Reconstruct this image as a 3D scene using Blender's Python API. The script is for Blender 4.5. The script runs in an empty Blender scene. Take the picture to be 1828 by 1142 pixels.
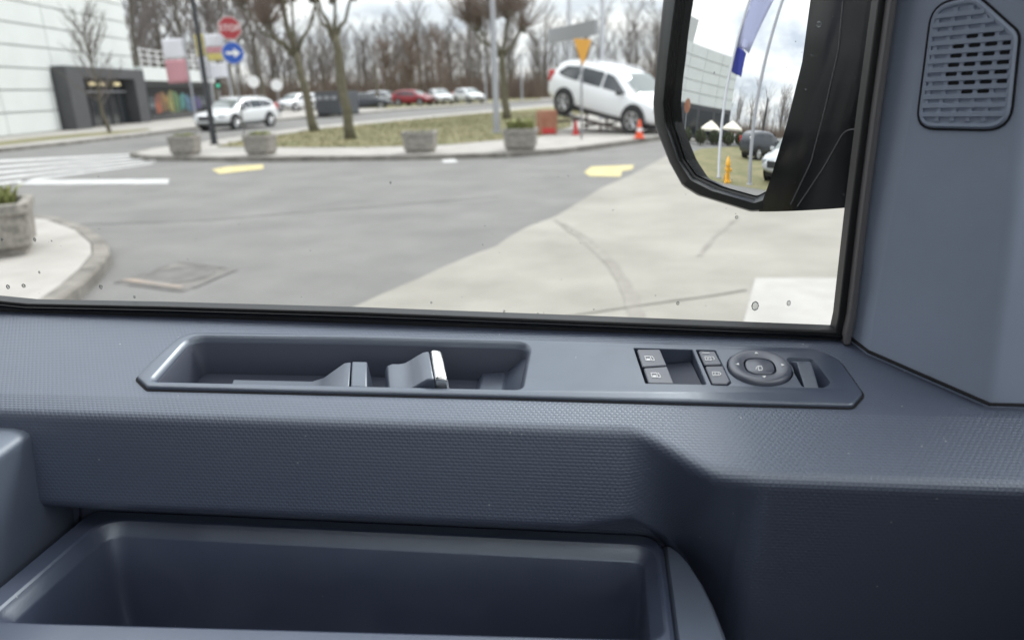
import bpy, bmesh, math, random
import numpy as np
from mathutils import Vector, Matrix, geometry
random.seed(7); rng = np.random.default_rng(7)
sc = bpy.context.scene
COL = sc.collection
rad = math.radians

# ------------------------------------------------------------------ camera, sky, sun, exposure
F, W, H = 1300.0, 1828.0, 1142.0            # focal length and size of the photograph in pixels
YAW, PITCH, ROLL = rad(7.5), rad(17.7), rad(1.77)
CAM = np.array([0.0, 0.0, 1.55])
fw = np.array([-math.sin(YAW)*math.cos(PITCH), math.cos(YAW)*math.cos(PITCH), -math.sin(PITCH)])
r0 = np.array([math.cos(YAW), math.sin(YAW), 0.0]); u0 = np.cross(r0, fw)
rt = r0*math.cos(ROLL) - u0*math.sin(ROLL); up = u0*math.cos(ROLL) + r0*math.sin(ROLL)
cam = bpy.data.cameras.new('camera'); camo = bpy.data.objects.new('camera', cam); COL.objects.link(camo)
cam.lens = 36*F/W; cam.sensor_width = 36; cam.clip_start = 0.02; cam.clip_end = 2000
camo.matrix_world = Matrix(((rt[0], up[0], -fw[0], CAM[0]), (rt[1], up[1], -fw[1], CAM[1]), (rt[2], up[2], -fw[2], CAM[2]), (0, 0, 0, 1)))
cam.dof.use_dof = True; cam.dof.focus_distance = 0.62; cam.dof.aperture_fstop = 6.2
sc.camera = camo

SUN_EL, SUN_AZ = rad(50), rad(35)           # azimuth clockwise from +y
wd = bpy.data.worlds.new('World'); sc.world = wd; wd.use_nodes = True
nt = wd.node_tree; nt.nodes.clear()
def wn(t, **k):
    n = nt.nodes.new(t)
    for a, b in k.items(): setattr(n, a, b)
    return n
out = wn('ShaderNodeOutputWorld'); bg = wn('ShaderNodeBackground'); bg.inputs[1].default_value = 1.0
sky = wn('ShaderNodeTexSky', sky_type='NISHITA', sun_disc=False, sun_elevation=SUN_EL, sun_rotation=SUN_AZ)
skm = wn('ShaderNodeVectorMath', operation='SCALE'); skm.inputs[3].default_value = 0.12
nt.links.new(sky.outputs[0], skm.inputs[0])
tc = wn('ShaderNodeTexCoord'); sep = wn('ShaderNodeSeparateXYZ'); nt.links.new(tc.outputs['Generated'], sep.inputs[0])
# flatten the direction on to a cloud layer
mx = wn('ShaderNodeMath', operation='MAXIMUM'); nt.links.new(sep.outputs[2], mx.inputs[0]); mx.inputs[1].default_value = 0.0
ad = wn('ShaderNodeMath', operation='ADD'); nt.links.new(mx.outputs[0], ad.inputs[0]); ad.inputs[1].default_value = 0.16
dx = wn('ShaderNodeMath', operation='DIVIDE'); nt.links.new(sep.outputs[0], dx.inputs[0]); nt.links.new(ad.outputs[0], dx.inputs[1])
dy = wn('ShaderNodeMath', operation='DIVIDE'); nt.links.new(sep.outputs[1], dy.inputs[0]); nt.links.new(ad.outputs[0], dy.inputs[1])
cb = wn('ShaderNodeCombineXYZ'); nt.links.new(dx.outputs[0], cb.inputs[0]); nt.links.new(dy.outputs[0], cb.inputs[1])
nz = wn('ShaderNodeTexNoise'); nz.inputs['Scale'].default_value = 1.1; nz.inputs['Detail'].default_value = 7; nz.inputs['Roughness'].default_value = 0.55
nt.links.new(cb.outputs[0], nz.inputs['Vector'])
cr = wn('ShaderNodeValToRGB'); nt.links.new(nz.outputs['Fac'], cr.inputs[0])
e = cr.color_ramp.elements; e[0].position = 0.36; e[0].color = (0.50, 0.54, 0.60, 1); e[1].position = 0.62; e[1].color = (1.0, 0.99, 0.97, 1)
m = cr.color_ramp.elements.new(0.48); m.color = (0.76, 0.79, 0.82, 1)
# an overcast sky grows brighter towards the zenith
g1 = wn('ShaderNodeMath', operation='MULTIPLY_ADD'); nt.links.new(mx.outputs[0], g1.inputs[0]); g1.inputs[1].default_value = 1.6; g1.inputs[2].default_value = 0.80
cl = wn('ShaderNodeVectorMath', operation='SCALE'); nt.links.new(cr.outputs[0], cl.inputs[0]); nt.links.new(g1.outputs[0], cl.inputs[3])
mixw = wn('ShaderNodeMix', data_type='RGBA'); mixw.inputs[0].default_value = 0.88
nt.links.new(skm.outputs[0], mixw.inputs[6]); nt.links.new(cl.outputs[0], mixw.inputs[7])
nt.links.new(mixw.outputs[2], bg.inputs[0]); nt.links.new(bg.outputs[0], out.inputs[0])

sl = bpy.data.lights.new('sun', 'SUN'); sl.energy = 1.5; sl.angle = rad(14); sl.color = (1.0, 0.97, 0.92)
so = bpy.data.objects.new('sun', sl); COL.objects.link(so)
sd = Vector((math.sin(SUN_AZ)*math.cos(SUN_EL), math.cos(SUN_AZ)*math.cos(SUN_EL), math.sin(SUN_EL)))
so.location = sd*50; so.rotation_euler = sd.to_track_quat('Z', 'Y').to_euler()
sc.view_settings.view_transform = 'Standard'; sc.view_settings.look = 'None'; sc.view_settings.gamma = 1.0
sc.view_settings.exposure = 0.52; sc.view_settings.use_curve_mapping = False
sc.cycles.max_bounces = 8; sc.cycles.diffuse_bounces = 4; sc.cycles.glossy_bounces = 4; sc.cycles.transparent_max_bounces = 12
sc.cycles.caustics_reflective = False; sc.cycles.caustics_refractive = False

# ------------------------------------------------------------------ pixel -> direction helpers
def ray(x, y):
    d = fw*F + rt*(x-W/2) - up*(y-H/2); return d/np.linalg.norm(d)
def on_plane(x, y, p0, n):
    d = ray(x, y); t = np.dot(np.array(p0)-CAM, n)/np.dot(d, n); return CAM + d*t
def on_y(x, y, Y): return on_plane(x, y, (0, Y, 0), np.array([0, 1.0, 0]))
def gp(x, y, z=0.0): return on_plane(x, y, (0, 0, z), np.array([0, 0, 1.0]))
def g2(x, y, z=0.0): p = gp(x, y, z); return (p[0], p[1])
def height_at(px, py, base):               # height of the point seen at a pixel above a known ground point
    d = ray(px, py); b = np.array(base[:2]); t = np.dot(b, d[:2])/np.dot(d[:2], d[:2]); return CAM[2] + d[2]*t

# ------------------------------------------------------------------ mesh helpers
class MB:
    def __init__(s): s.v = []; s.f = []; s.uv = None
    def add(s, vs, fs):
        o = len(s.v); s.v += [tuple(float(c) for c in p) for p in vs]; s.f += [tuple(i+o for i in f) for f in fs]; return s
    def box(s, c, d, M=None):
        vs = [Vector((sx*d[0]/2, sy*d[1]/2, sz*d[2]/2)) for sx in (-1, 1) for sy in (-1, 1) for sz in (-1, 1)]
        if M is not None: vs = [M @ p for p in vs]
        vs = [p+Vector(c) for p in vs]
        return s.add(vs, [(0, 1, 3, 2), (4, 6, 7, 5), (0, 4, 5, 1), (2, 3, 7, 6), (0, 2, 6, 4), (1, 5, 7, 3)])
    def loft(s, loops, closed=True, cap0=False, cap1=False):
        n = len(loops[0]); o = len(s.v)
        vs = [p for l in loops for p in l]; fs = []
        for i in range(len(loops)-1):
            for j in range(n if closed else n-1):
                k = (j+1) % n; fs.append((i*n+j, i*n+k, (i+1)*n+k, (i+1)*n+j))
        if cap0: fs.append(tuple(range(n))[::-1])
        if cap1: fs.append(tuple((len(loops)-1)*n+j for j in range(n)))
        return s.add(vs, fs)
    def tube(s, path, r, n=6, cap=True):
        path = [Vector(p) for p in path]; R = r if isinstance(r, (list, tuple)) else [r]*len(path)
        loops = []; ref = None
        for i, p in enumerate(path):
            t = (path[min(i+1, len(path)-1)]-path[max(i-1, 0)])
            if t.length < 1e-9: t = Vector((0, 0, 1))
            t.normalize()
            if ref is None: ref = Vector((1, 0, 0)) if abs(t.x) < .8 else Vector((0, 1, 0))
            a = (ref - t*ref.dot(t)); a.normalize(); b = t.cross(a); ref = a
            loops.append([p + (a*math.cos(q)+b*math.sin(q))*R[i] for q in [2*math.pi*k/n for k in range(n)]])
        return s.loft(loops, True, cap, cap)
    def lathe(s, prof, c=(0, 0, 0), n=16, M=None):
        loops = []
        for (r, z) in prof:
            l = [Vector((r*math.cos(2*math.pi*k/n), r*math.sin(2*math.pi*k/n), z)) for k in range(n)]
            if M is not None: l = [M @ p for p in l]
            loops.append([p+Vector(c) for p in l])
        return s.loft(loops, True, True, True)
    def poly(s, loops3, flip=False):             # flat polygon with holes, loops as 3-D points
        L = [[Vector(p) for p in l] for l in loops3]
        tr = geometry.tessellate_polygon(L); allv = [p for l in L for p in l]
        return s.add(allv, [t[::-1] if flip else t for t in tr])
    def prism(s, poly, z0, z1):                  # vertical prism from a ground polygon
        a = [(x, y, z0) for x, y in poly]; b = [(x, y, z1) for x, y in poly]
        s.loft([a, b], True); s.poly([b]); s.poly([a], True); return s
    def blob(s, c, r, seg=8, jit=0.2):
        bm = bmesh.new(); bmesh.ops.create_icosphere(bm, subdivisions=2, radius=1)
        vs = [Vector(c)+Vector((v.co.x*r[0], v.co.y*r[1], v.co.z*r[2]))*(1+random.uniform(-jit, jit)) for v in bm.verts]
        fs = [[v.index for v in f.verts] for f in bm.faces]; bm.free(); return s.add(vs, fs)
    def build(s, name, mat, parent=None, smooth=False, angle=None, uv=None, label=None, bevel=None, fix=True):
        me = bpy.data.meshes.new(name); me.from_pydata(s.v, [], s.f)
        if fix:
            bm = bmesh.new(); bm.from_mesh(me); bmesh.ops.remove_doubles(bm, verts=bm.verts, dist=1e-6)
            bmesh.ops.recalc_face_normals(bm, faces=bm.faces); bm.to_mesh(me); bm.free()
        me.update(); me.materials.append(mat)
        if smooth or angle: me.polygons.foreach_set('use_smooth', [True]*len(me.polygons))
        if angle: me.set_sharp_from_angle(angle=rad(angle))
        o = bpy.data.objects.new(name, me); COL.objects.link(o)
        if parent is not None: o.parent = parent
        if label: o['label'] = label
        if bevel:
            b = o.modifiers.new('bevel', 'BEVEL'); b.width = bevel; b.segments = 2; b.limit_method = 'ANGLE'; b.angle_limit = rad(35)
        return o
def tag(o, label=None, cat=None, group=None, kind=None):
    if label: o['label'] = label
    if cat: o['category'] = cat
    if group: o['group'] = group
    if kind: o['kind'] = kind
    return o
def thing(name, label, cat, loc=(0, 0, 0), rz=0, group=None):
    o = bpy.data.objects.new(name, None); COL.objects.link(o); o.empty_display_size = .2
    o.location = loc; o.rotation_euler = (0, 0, rz); return tag(o, label, cat, group)
def copy_tree(o, parent=None):
    c = o.copy(); COL.objects.link(c); c.parent = parent
    for ch in [x for x in list(bpy.data.objects) if x.parent is o]: copy_tree(ch, c)
    return c

def fillet(poly, r, seg=4, closed=True):
    n = len(poly); R = r if isinstance(r, (list, tuple)) else [r]*n; res = []
    for i in range(n):
        p = Vector(poly[i])
        if (not closed and i in (0, n-1)) or R[i] <= 0: res.append(p); continue
        a = Vector(poly[i-1]); b = Vector(poly[(i+1) % n]); da = (a-p); db = (b-p)
        la, lb = da.length, db.length; da.normalize(); db.normalize()
        ang = da.angle(db) if la > 1e-9 and lb > 1e-9 else math.pi
        t = min(R[i]/max(math.tan(ang/2), 1e-4), la*.48, lb*.48) if R[i] > 0 else 0
        p0, p1 = p+da*t, p+db*t
        for k in range(seg+1):
            s = k/seg; res.append(p0*(1-s)**2 + p*2*s*(1-s) + p1*s*s)
    return res
def offset2(poly, d):                            # offset a closed 2-D loop along its normals (d>0 = outwards for CCW)
    n = len(poly); res = []
    for i in range(n):
        a, p, b = Vector(poly[i-1]), Vector(poly[i]), Vector(poly[(i+1) % n])
        e1 = (p-a); e2 = (b-p)
        if e1.length < 1e-9: e1 = e2
        if e2.length < 1e-9: e2 = e1
        e1.normalize(); e2.normalize()
        n1 = Vector((e1.y, -e1.x)); n2 = Vector((e2.y, -e2.x)); m_ = n1+n2
        if m_.length < 1e-6: m_ = n1
        m_.normalize(); c = max(m_.dot(n1), .5); res.append(p+m_*(d/c))
    return res
def ccw(poly):
    a = sum(poly[i-1][0]*poly[i][1]-poly[i][0]*poly[i-1][1] for i in range(len(poly)))
    return list(poly) if a > 0 else list(poly)[::-1]

# ------------------------------------------------------------------ materials
def mat(name, col, rough=.6, spec=.5, metal=0., var=0., vscale=5., bump=0., bscale=50., col2=None, coat=0., emit=None, coords='Object', detail=4):
    m = bpy.data.materials.new(name); m.use_nodes = True; t = m.node_tree; b = t.nodes['Principled BSDF']
    b.inputs['Base Color'].default_value = (*col, 1); b.inputs['Roughness'].default_value = rough
    b.inputs['Specular IOR Level'].default_value = spec; b.inputs['Metallic'].default_value = metal
    b.inputs['Coat Weight'].default_value = coat; b.inputs['Coat Roughness'].default_value = .05
    tcn = t.nodes.new('ShaderNodeTexCoord')
    if var or col2:
        n = t.nodes.new('ShaderNodeTexNoise'); n.inputs['Scale'].default_value = vscale; n.inputs['Detail'].default_value = detail
        n.inputs['Roughness'].default_value = .62
        t.links.new(tcn.outputs[coords], n.inputs['Vector'])
        r = t.nodes.new('ShaderNodeValToRGB'); t.links.new(n.outputs['Fac'], r.inputs[0])
        c2 = col2 if col2 else tuple(c*(1+var) for c in col); c1 = col if col2 else tuple(c*(1-var) for c in col)
        r.color_ramp.elements[0].position = .35; r.color_ramp.elements[0].color = (*c1, 1)
        r.color_ramp.elements[1].position = .65; r.color_ramp.elements[1].color = (*c2, 1)
        t.links.new(r.outputs[0], b.inputs['Base Color'])
    if bump:
        n = t.nodes.new('ShaderNodeTexNoise'); n.inputs['Scale'].default_value = bscale; n.inputs['Detail'].default_value = 3
        t.links.new(tcn.outputs[coords], n.inputs['Vector'])
        bp = t.nodes.new('ShaderNodeBump'); bp.inputs['Strength'].default_value = 1.0; bp.inputs['Distance'].default_value = bump
        t.links.new(n.outputs['Fac'], bp.inputs['Height']); t.links.new(bp.outputs[0], b.inputs['Normal'])
    if emit: b.inputs['Emission Color'].default_value = (*emit[0], 1); b.inputs['Emission Strength'].default_value = emit[1]
    return m
def glass_mat(name, tint=(1, 1, 1), refl=1.0, dirt=0.0):
    m = bpy.data.materials.new(name); m.use_nodes = True; t = m.node_tree; t.nodes.clear()
    o = t.nodes.new('ShaderNodeOutputMaterial'); tr = t.nodes.new('ShaderNodeBsdfTransparent'); tr.inputs[0].default_value = (*tint, 1)
    gl = t.nodes.new('ShaderNodeBsdfGlossy'); gl.inputs['Roughness'].default_value = .02
    fr = t.nodes.new('ShaderNodeFresnel'); fr.inputs[0].default_value = 1.45
    ml = t.nodes.new('ShaderNodeMath'); ml.operation = 'MULTIPLY'; ml.inputs[1].default_value = refl; t.links.new(fr.outputs[0], ml.inputs[0])
    mi = t.nodes.new('ShaderNodeMixShader'); t.links.new(ml.outputs[0], mi.inputs[0]); t.links.new(tr.outputs[0], mi.inputs[1]); t.links.new(gl.outputs[0], mi.inputs[2])
    if dirt:
        tl = t.nodes.new('ShaderNodeBsdfTranslucent'); tl.inputs[0].default_value = (.8, .8, .78, 1)
        tcn = t.nodes.new('ShaderNodeTexCoord'); n = t.nodes.new('ShaderNodeTexNoise'); n.inputs['Scale'].default_value = 6; n.inputs['Detail'].default_value = 8
        t.links.new(tcn.outputs['Object'], n.inputs['Vector']); mr = t.nodes.new('ShaderNodeMapRange'); mr.inputs[1].default_value = .3; mr.inputs[2].default_value = .75; mr.inputs[3].default_value = dirt*.4; mr.inputs[4].default_value = dirt*1.6
        t.links.new(n.outputs['Fac'], mr.inputs[0]); m2 = t.nodes.new('ShaderNodeMixShader'); t.links.new(mr.outputs[0], m2.inputs[0]); t.links.new(mi.outputs[0], m2.inputs[1]); t.links.new(tl.outputs[0], m2.inputs[2]); t.links.new(m2.outputs[0], o.inputs[0]); return m
    t.links.new(mi.outputs[0], o.inputs[0]); return m
def weave_mat(name, col, cu, cv, depth, rough):
    """woven-look moulded plastic: staggered pillows in metric UV space"""
    m = bpy.data.materials.new(name); m.use_nodes = True; t = m.node_tree; b = t.nodes['Principled BSDF']
    b.inputs['Base Color'].default_value = (*col, 1); b.inputs['Roughness'].default_value = rough; b.inputs['Specular IOR Level'].default_value = 1.0
    uv = t.nodes.new('ShaderNodeUVMap'); sp = t.nodes.new('ShaderNodeSeparateXYZ'); t.links.new(uv.outputs[0], sp.inputs[0])
    def M(op, a, bb=None, c=None):
        n = t.nodes.new('ShaderNodeMath'); n.operation = op
        for i, q in enumerate((a, bb, c)):
            if q is None: continue
            if isinstance(q, (int, float)): n.inputs[i].default_value = q
            else: t.links.new(q, n.inputs[i])
        return n.outputs[0]
    v = M('DIVIDE', sp.outputs[1], cv); row = M('FLOOR', v); u = M('ADD', M('DIVIDE', sp.outputs[0], cu), M('MULTIPLY', row, .5))
    hu = M('ABSOLUTE', M('SINE', M('MULTIPLY', u, math.pi))); hv = M('ABSOLUTE', M('SINE', M('MULTIPLY', v, math.pi)))
    h = M('MULTIPLY', M('POWER', hu, .6), M('POWER', hv, .6))
    bp = t.nodes.new('ShaderNodeBump'); bp.inputs['Strength'].default_value = 1.0; bp.inputs['Distance'].default_value = depth
    t.links.new(h, bp.inputs['Height']); t.links.new(bp.outputs[0], b.inputs['Normal'])
    # shallow dirt/wear variation
    tcn = t.nodes.new('ShaderNodeTexCoord'); n = t.nodes.new('ShaderNodeTexNoise'); n.inputs['Scale'].default_value = 9; n.inputs['Detail'].default_value = 5
    t.links.new(tcn.outputs['Object'], n.inputs['Vector'])
    mr = t.nodes.new('ShaderNodeMapRange'); mr.inputs[3].default_value = rough-.05; mr.inputs[4].default_value = rough+.07
    t.links.new(n.outputs['Fac'], mr.inputs[0]); t.links.new(mr.outputs[0], b.inputs['Roughness'])
    return m

IOR_P = 1.80
PL = (0.050, 0.062, 0.103)                         # blue-grey cabin plastic
M = {}
M['weave'] = weave_mat('woven_grain_plastic', PL, .0036, .0025, .00018, .46)
M['plastic'] = mat('grained_plastic', PL, .36, spec=1.0, bump=.00008, bscale=900, var=.05, vscale=12)
M['panel'] = mat('satin_panel_plastic', (0.050, 0.062, 0.098), .40, spec=1.0, var=.04, vscale=9, bump=.00003, bscale=1400)
M['pillar'] = mat('pillar_plastic', (0.31, 0.36, 0.46), .55, bump=.00010, bscale=1100, var=.05, vscale=10)
M['pocket'] = mat('pocket_shade_plastic', (0.06, 0.07, 0.10), .50, bump=.00006, bscale=900)
M['soft'] = mat('soft_armrest_vinyl', (0.085, 0.105, 0.15), .58, spec=.8, bump=.0001, bscale=700)
M['button'] = mat('button_plastic', (0.052, 0.063, 0.095), .42, spec=1.0)
for k_ in ('weave', 'plastic', 'panel', 'soft', 'button'): M[k_].node_tree.nodes['Principled BSDF'].inputs['IOR'].default_value = IOR_P if k_ != 'button' else 1.7
def add_dust(m, scale, keep, size, rough=None):
    """sparse pale dust specks, and smudges that change the sheen"""
    t = m.node_tree; b = t.nodes['Principled BSDF']; tcn = t.nodes.new('ShaderNodeTexCoord')
    b.inputs['Specular Tint'].default_value = (.86, .94, 1.0, 1)
    v = t.nodes.new('ShaderNodeTexVoronoi'); v.inputs['Scale'].default_value = scale; t.links.new(tcn.outputs['Object'], v.inputs['Vector'])
    lt = t.nodes.new('ShaderNodeMath'); lt.operation = 'LESS_THAN'; lt.inputs[1].default_value = size; t.links.new(v.outputs['Distance'], lt.inputs[0])
    sp = t.nodes.new('ShaderNodeSeparateColor'); t.links.new(v.outputs['Color'], sp.inputs[0])
    gt = t.nodes.new('ShaderNodeMath'); gt.operation = 'GREATER_THAN'; gt.inputs[1].default_value = 1-keep; t.links.new(sp.outputs[0], gt.inputs[0])
    mu = t.nodes.new('ShaderNodeMath'); mu.operation = 'MULTIPLY'; t.links.new(lt.outputs[0], mu.inputs[0]); t.links.new(gt.outputs[0], mu.inputs[1])
    mx_ = t.nodes.new('ShaderNodeMix'); mx_.data_type = 'RGBA'; t.links.new(mu.outputs[0], mx_.inputs[0])
    lk = b.inputs['Base Color'].links
    if lk: t.links.new(lk[0].from_socket, mx_.inputs[6])
    else: mx_.inputs[6].default_value = b.inputs['Base Color'].default_value
    mx_.inputs[7].default_value = (.42, .42, .40, 1); t.links.new(mx_.outputs[2], b.inputs['Base Color'])
    if rough:
        n = t.nodes.new('ShaderNodeTexNoise'); n.inputs['Scale'].default_value = 16; n.inputs['Detail'].default_value = 6; n.inputs['Distortion'].default_value = 1.2; t.links.new(tcn.outputs['Object'], n.inputs['Vector'])
        mr = t.nodes.new('ShaderNodeMapRange'); mr.inputs[1].default_value = .3; mr.inputs[2].default_value = .7; mr.inputs[3].default_value = rough[0]; mr.inputs[4].default_value = rough[1]
        t.links.new(n.outputs['Fac'], mr.inputs[0]); t.links.new(mr.outputs[0], b.inputs['Roughness'])
add_dust(M['weave'], 130, .10, .07); add_dust(M['panel'], 150, .10, .06, (.34, .50)); add_dust(M['plastic'], 140, .12, .06, (.30, .44)); add_dust(M['soft'], 140, .08, .06, (.5, .64))
M['icon'] = mat('white_icon_print', (.9, .9, .9), .6)
M['rubber'] = mat('black_rubber', (.008, .008, .009), .45)
M['gloss_black'] = mat('gloss_black_paint', (.004, .005, .007), .12, spec=.18)
M['satin_black'] = mat('satin_black_housing', (.004, .006, .007), .28, spec=.18)
M['trim_grey'] = mat('grey_window_trim', (.12, .115, .12), .5)
M['black'] = mat('matt_black', (.006, .006, .008), .8)
M['chrome'] = mat('satin_chrome', (.82, .82, .80), .22, metal=1.)
M['cabin'] = mat('cabin_lining', (.06, .06, .063), .9)
M['cabin_dark'] = mat('cabin_carpet', (.03, .03, .035), .95)
M['van_paint'] = mat('van_grey_paint', (.30, .31, .32), .3, coat=.5)
M['glass'] = glass_mat('window_glass', (.97, .985, .98), 1.0)
M['side_glass'] = glass_mat('side_window_glass', (.97, .985, .98), .30, .005)
M['drop'] = glass_mat('water_drop', (.80, .81, .80), 1.6)
mm = bpy.data.materials.new('mirror_silver'); mm.use_nodes = True; b_ = mm.node_tree.nodes['Principled BSDF']
b_.inputs['Metallic'].default_value = 1; b_.inputs['Roughness'].default_value = .0; b_.inputs['Base Color'].default_value = (.90, .91, .92, 1); M['mirror'] = mm
# ================================================================== THE VAN
van = thing('van', 'grey cabin of a van with its driver door window shut and black door mirror', 'van', (0, 0, 0))
# ---- top of the door: a plane that falls 11.5 degrees towards the cabin
AL = rad(11.5)
O_ = np.array([0, .53, CAM[2]-.20]); EU = np.array([1., 0, 0]); EV = np.array([0, math.cos(AL), math.sin(AL)]); EN = np.array([0, -math.sin(AL), math.cos(AL)])
def tp(x, y, w=0.0): return on_plane(x, y, O_+EN*w, EN)
def uv(x, y, w=0.0): p = tp(x, y, w)-O_; return (float(p@EU), float(p@EV))
def T(u, v, w=0.0): return O_+EU*u+EV*v+EN*w
zt = lambda Y: O_[2]+(Y-.53)*math.tan(AL)

# ---- door panel: cross-sections along x
xA, xB = tp(1110, 762)[0], tp(1300, 850)[0]
YC = float(tp(1500, 738)[1]); SLN = np.array([0, -math.sin(rad(19)), math.cos(rad(19))])
YL = float(on_plane(700, 756, (0, YC, zt(YC)), SLN)[1]); YR = float(on_plane(1560, 862, (0, YC, zt(YC)), SLN)[1])
sA, sB = tp(-60, 548), tp(1499, 600)            # the sill line where the glass meets the door top
yw = lambda x: float(sA[1]+(sB[1]-sA[1])*(x-sA[0])/(sB[0]-sA[0]))
dpl = np.array([-(YR-YL), -(xB-xA), 0.0]); dpl /= np.linalg.norm(dpl)
low_pts = [(x_, z_) for x_, _, z_ in [on_plane(a, b, (xA, YL, 0), dpl) for a, b in ((1125, 914), (1160, 931), (1195, 958), (1225, 1000), (1245, 1050), (1258, 1100), (1268, 1180))]]
ze_left = lambda x: zt(YC)-(YC-YL)*math.tan(rad(19))
def section(x):
    YW = yw(x)
    s = min(1, max(0, (x-xA)/(xB-xA))); s = s*s*(3-2*s)
    Ye = YL*(1-s)+YR*s
    ze = zt(YC)-(YC-Ye)*math.tan(rad(19))
    zf = float(np.interp(x, [xA-.03]+[v[0] for v in low_pts]+[low_pts[-1][0]+.012], [ze_left(xA)-float(YL*0+.074)]+[v[1] for v in low_pts]+[.70]))
    k = min(1, max(0, (x-(xB+.0))/.02))
    yu = .474*(1-k)+(Ye+.03)*k
    pts = [(YW+.03, zt(YW)-.03), (YW, zt(YW)), (YC, zt(YC)), (Ye, ze), (Ye-.010+.085*s, zf), (yu+.0, zf-.014), (yu+.012, .60), (yu+.012, .45)]
    return fillet(pts, [0, .003, .02, .010, .012, .004, 0, 0], 6, closed=False)
# ---- switch panel plate with openings
def loop_uv(px, r=.0, seg=5, w=0.0): return ccw(fillet([uv(x, y, w) for x, y in px], r, seg))
WP = .0030
plate = loop_uv([(243, 672), (262, 652), (328, 591), (640, 597), (945, 605), (1200, 612), (1450, 620), (1497, 638), (1541, 700), (1522, 722), (1200, 714), (900, 705), (560, 697), (262, 690)],
                [.006, .02, .02, 0, 0, 0, .02, .02, .008, .006, 0, 0, 0, .006], 5, WP)
hole_pocket = loop_uv([(272, 677), (340, 601), (640, 605), (944, 613), (928, 691), (600, 684)], [.006, .012, 0, .012, .004, 0], 5, WP)
hole_sw = loop_uv([(1131, 621), (1236, 624), (1261, 686), (1152, 684)], .0012, 3, WP)
hole_lock = loop_uv([(1242, 624), (1277, 625), (1305, 683), (1299, 688), (1270, 687)], .0015, 3, WP)
dc = Vector(uv(1356, 657, WP)); DR = .0222
circ = lambda c, r, n=40, e=2.0: [Vector((c[0]+r*math.copysign(abs(math.cos(a))**(2/e), math.cos(a)), c[1]+r*math.copysign(abs(math.sin(a))**(2/e), math.sin(a)))) for a in [2*math.pi*k/n for k in range(n)]]
hole_dial = circ(dc, DR+.0009)
hole_tog = loop_uv([(1408, 640), (1448, 642), (1478, 683), (1468, 689), (1436, 689)], [.002, .004, .005, .003, .002], 4, WP)
holes = [hole_pocket, hole_sw, hole_lock, hole_dial, hole_tog]
xs = sorted(set([-.95, -.8] + list(np.linspace(-.7, xA-.05, 10)) + list(np.linspace(xA-.04, xB+.05, 34)) + [xB+.1, xB+.2, .6, .85]))
secs = [section(x) for x in xs]; nsec = len(secs[0])
vs, fs, uvs = [], [], []
for x, s in zip(xs, secs):
    acc = 0
    for j, p in enumerate(s):
        if j: acc += (p-s[j-1]).length
        vs.append((x, p[0], p[1])); uvs.append((x, acc))
JT = 7                                          # the flat top strip is filled round the insert below
for i in range(len(xs)-1):
    for j in range(nsec-1):
        if j == JT: continue
        fs.append((i*nsec+j, (i+1)*nsec+j, (i+1)*nsec+j+1, i*nsec+j+1))
b1 = [vs[i*nsec+JT] for i in range(len(xs))]; b2 = [vs[i*nsec+JT+1] for i in range(len(xs))]
ids = [i*nsec+JT for i in range(len(xs))]+[i*nsec+JT+1 for i in range(len(xs))][::-1]
cut = [tuple(T(p[0], p[1], 0)) for p in offset2(plate, -.004)]
base_i = len(vs); vs += cut; v_ref = uvs[ids[len(xs)//2]][1]; yref = vs[ids[len(xs)//2]][1]
uvs += [(c[0], v_ref+(yref-c[1])/math.cos(AL)) for c in cut]
for q_ in range(len(ids)): uvs[ids[q_]] = (vs[ids[q_]][0], v_ref+(yref-vs[ids[q_]][1])/math.cos(AL))
allid = ids+[base_i+q_ for q_ in range(len(cut))]
for t_ in geometry.tessellate_polygon([[Vector(vs[q_]) for q_ in ids], [Vector(c) for c in cut]]): fs.append(tuple(allid[q_] for q_ in t_))
for i in range(len(xs)):                          # keep the grain metric across the strip
    for j in range(JT+2, nsec): 
        a_, b_2 = vs[i*nsec+j-1], vs[i*nsec+j]; uvs[i*nsec+j] = (uvs[i*nsec+j][0], uvs[i*nsec+j-1][1]+math.dist(a_, b_2))
me = bpy.data.meshes.new('door_panel'); me.from_pydata(vs, [], fs); me.update(); me.materials.append(M['weave'])
ul = me.uv_layers.new(name='UVMap')
for l in me.loops: ul.data[l.index].uv = uvs[l.vertex_index]
bm_ = bmesh.new(); bm_.from_mesh(me); bmesh.ops.recalc_face_normals(bm_, faces=bm_.faces); bm_.to_mesh(me); bm_.free()
me.polygons.foreach_set('use_smooth', [True]*len(me.polygons))
door = bpy.data.objects.new('door_panel', me); COL.objects.link(door); door.parent = van
door['label'] = 'grey woven-grain door panel below the window'

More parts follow.
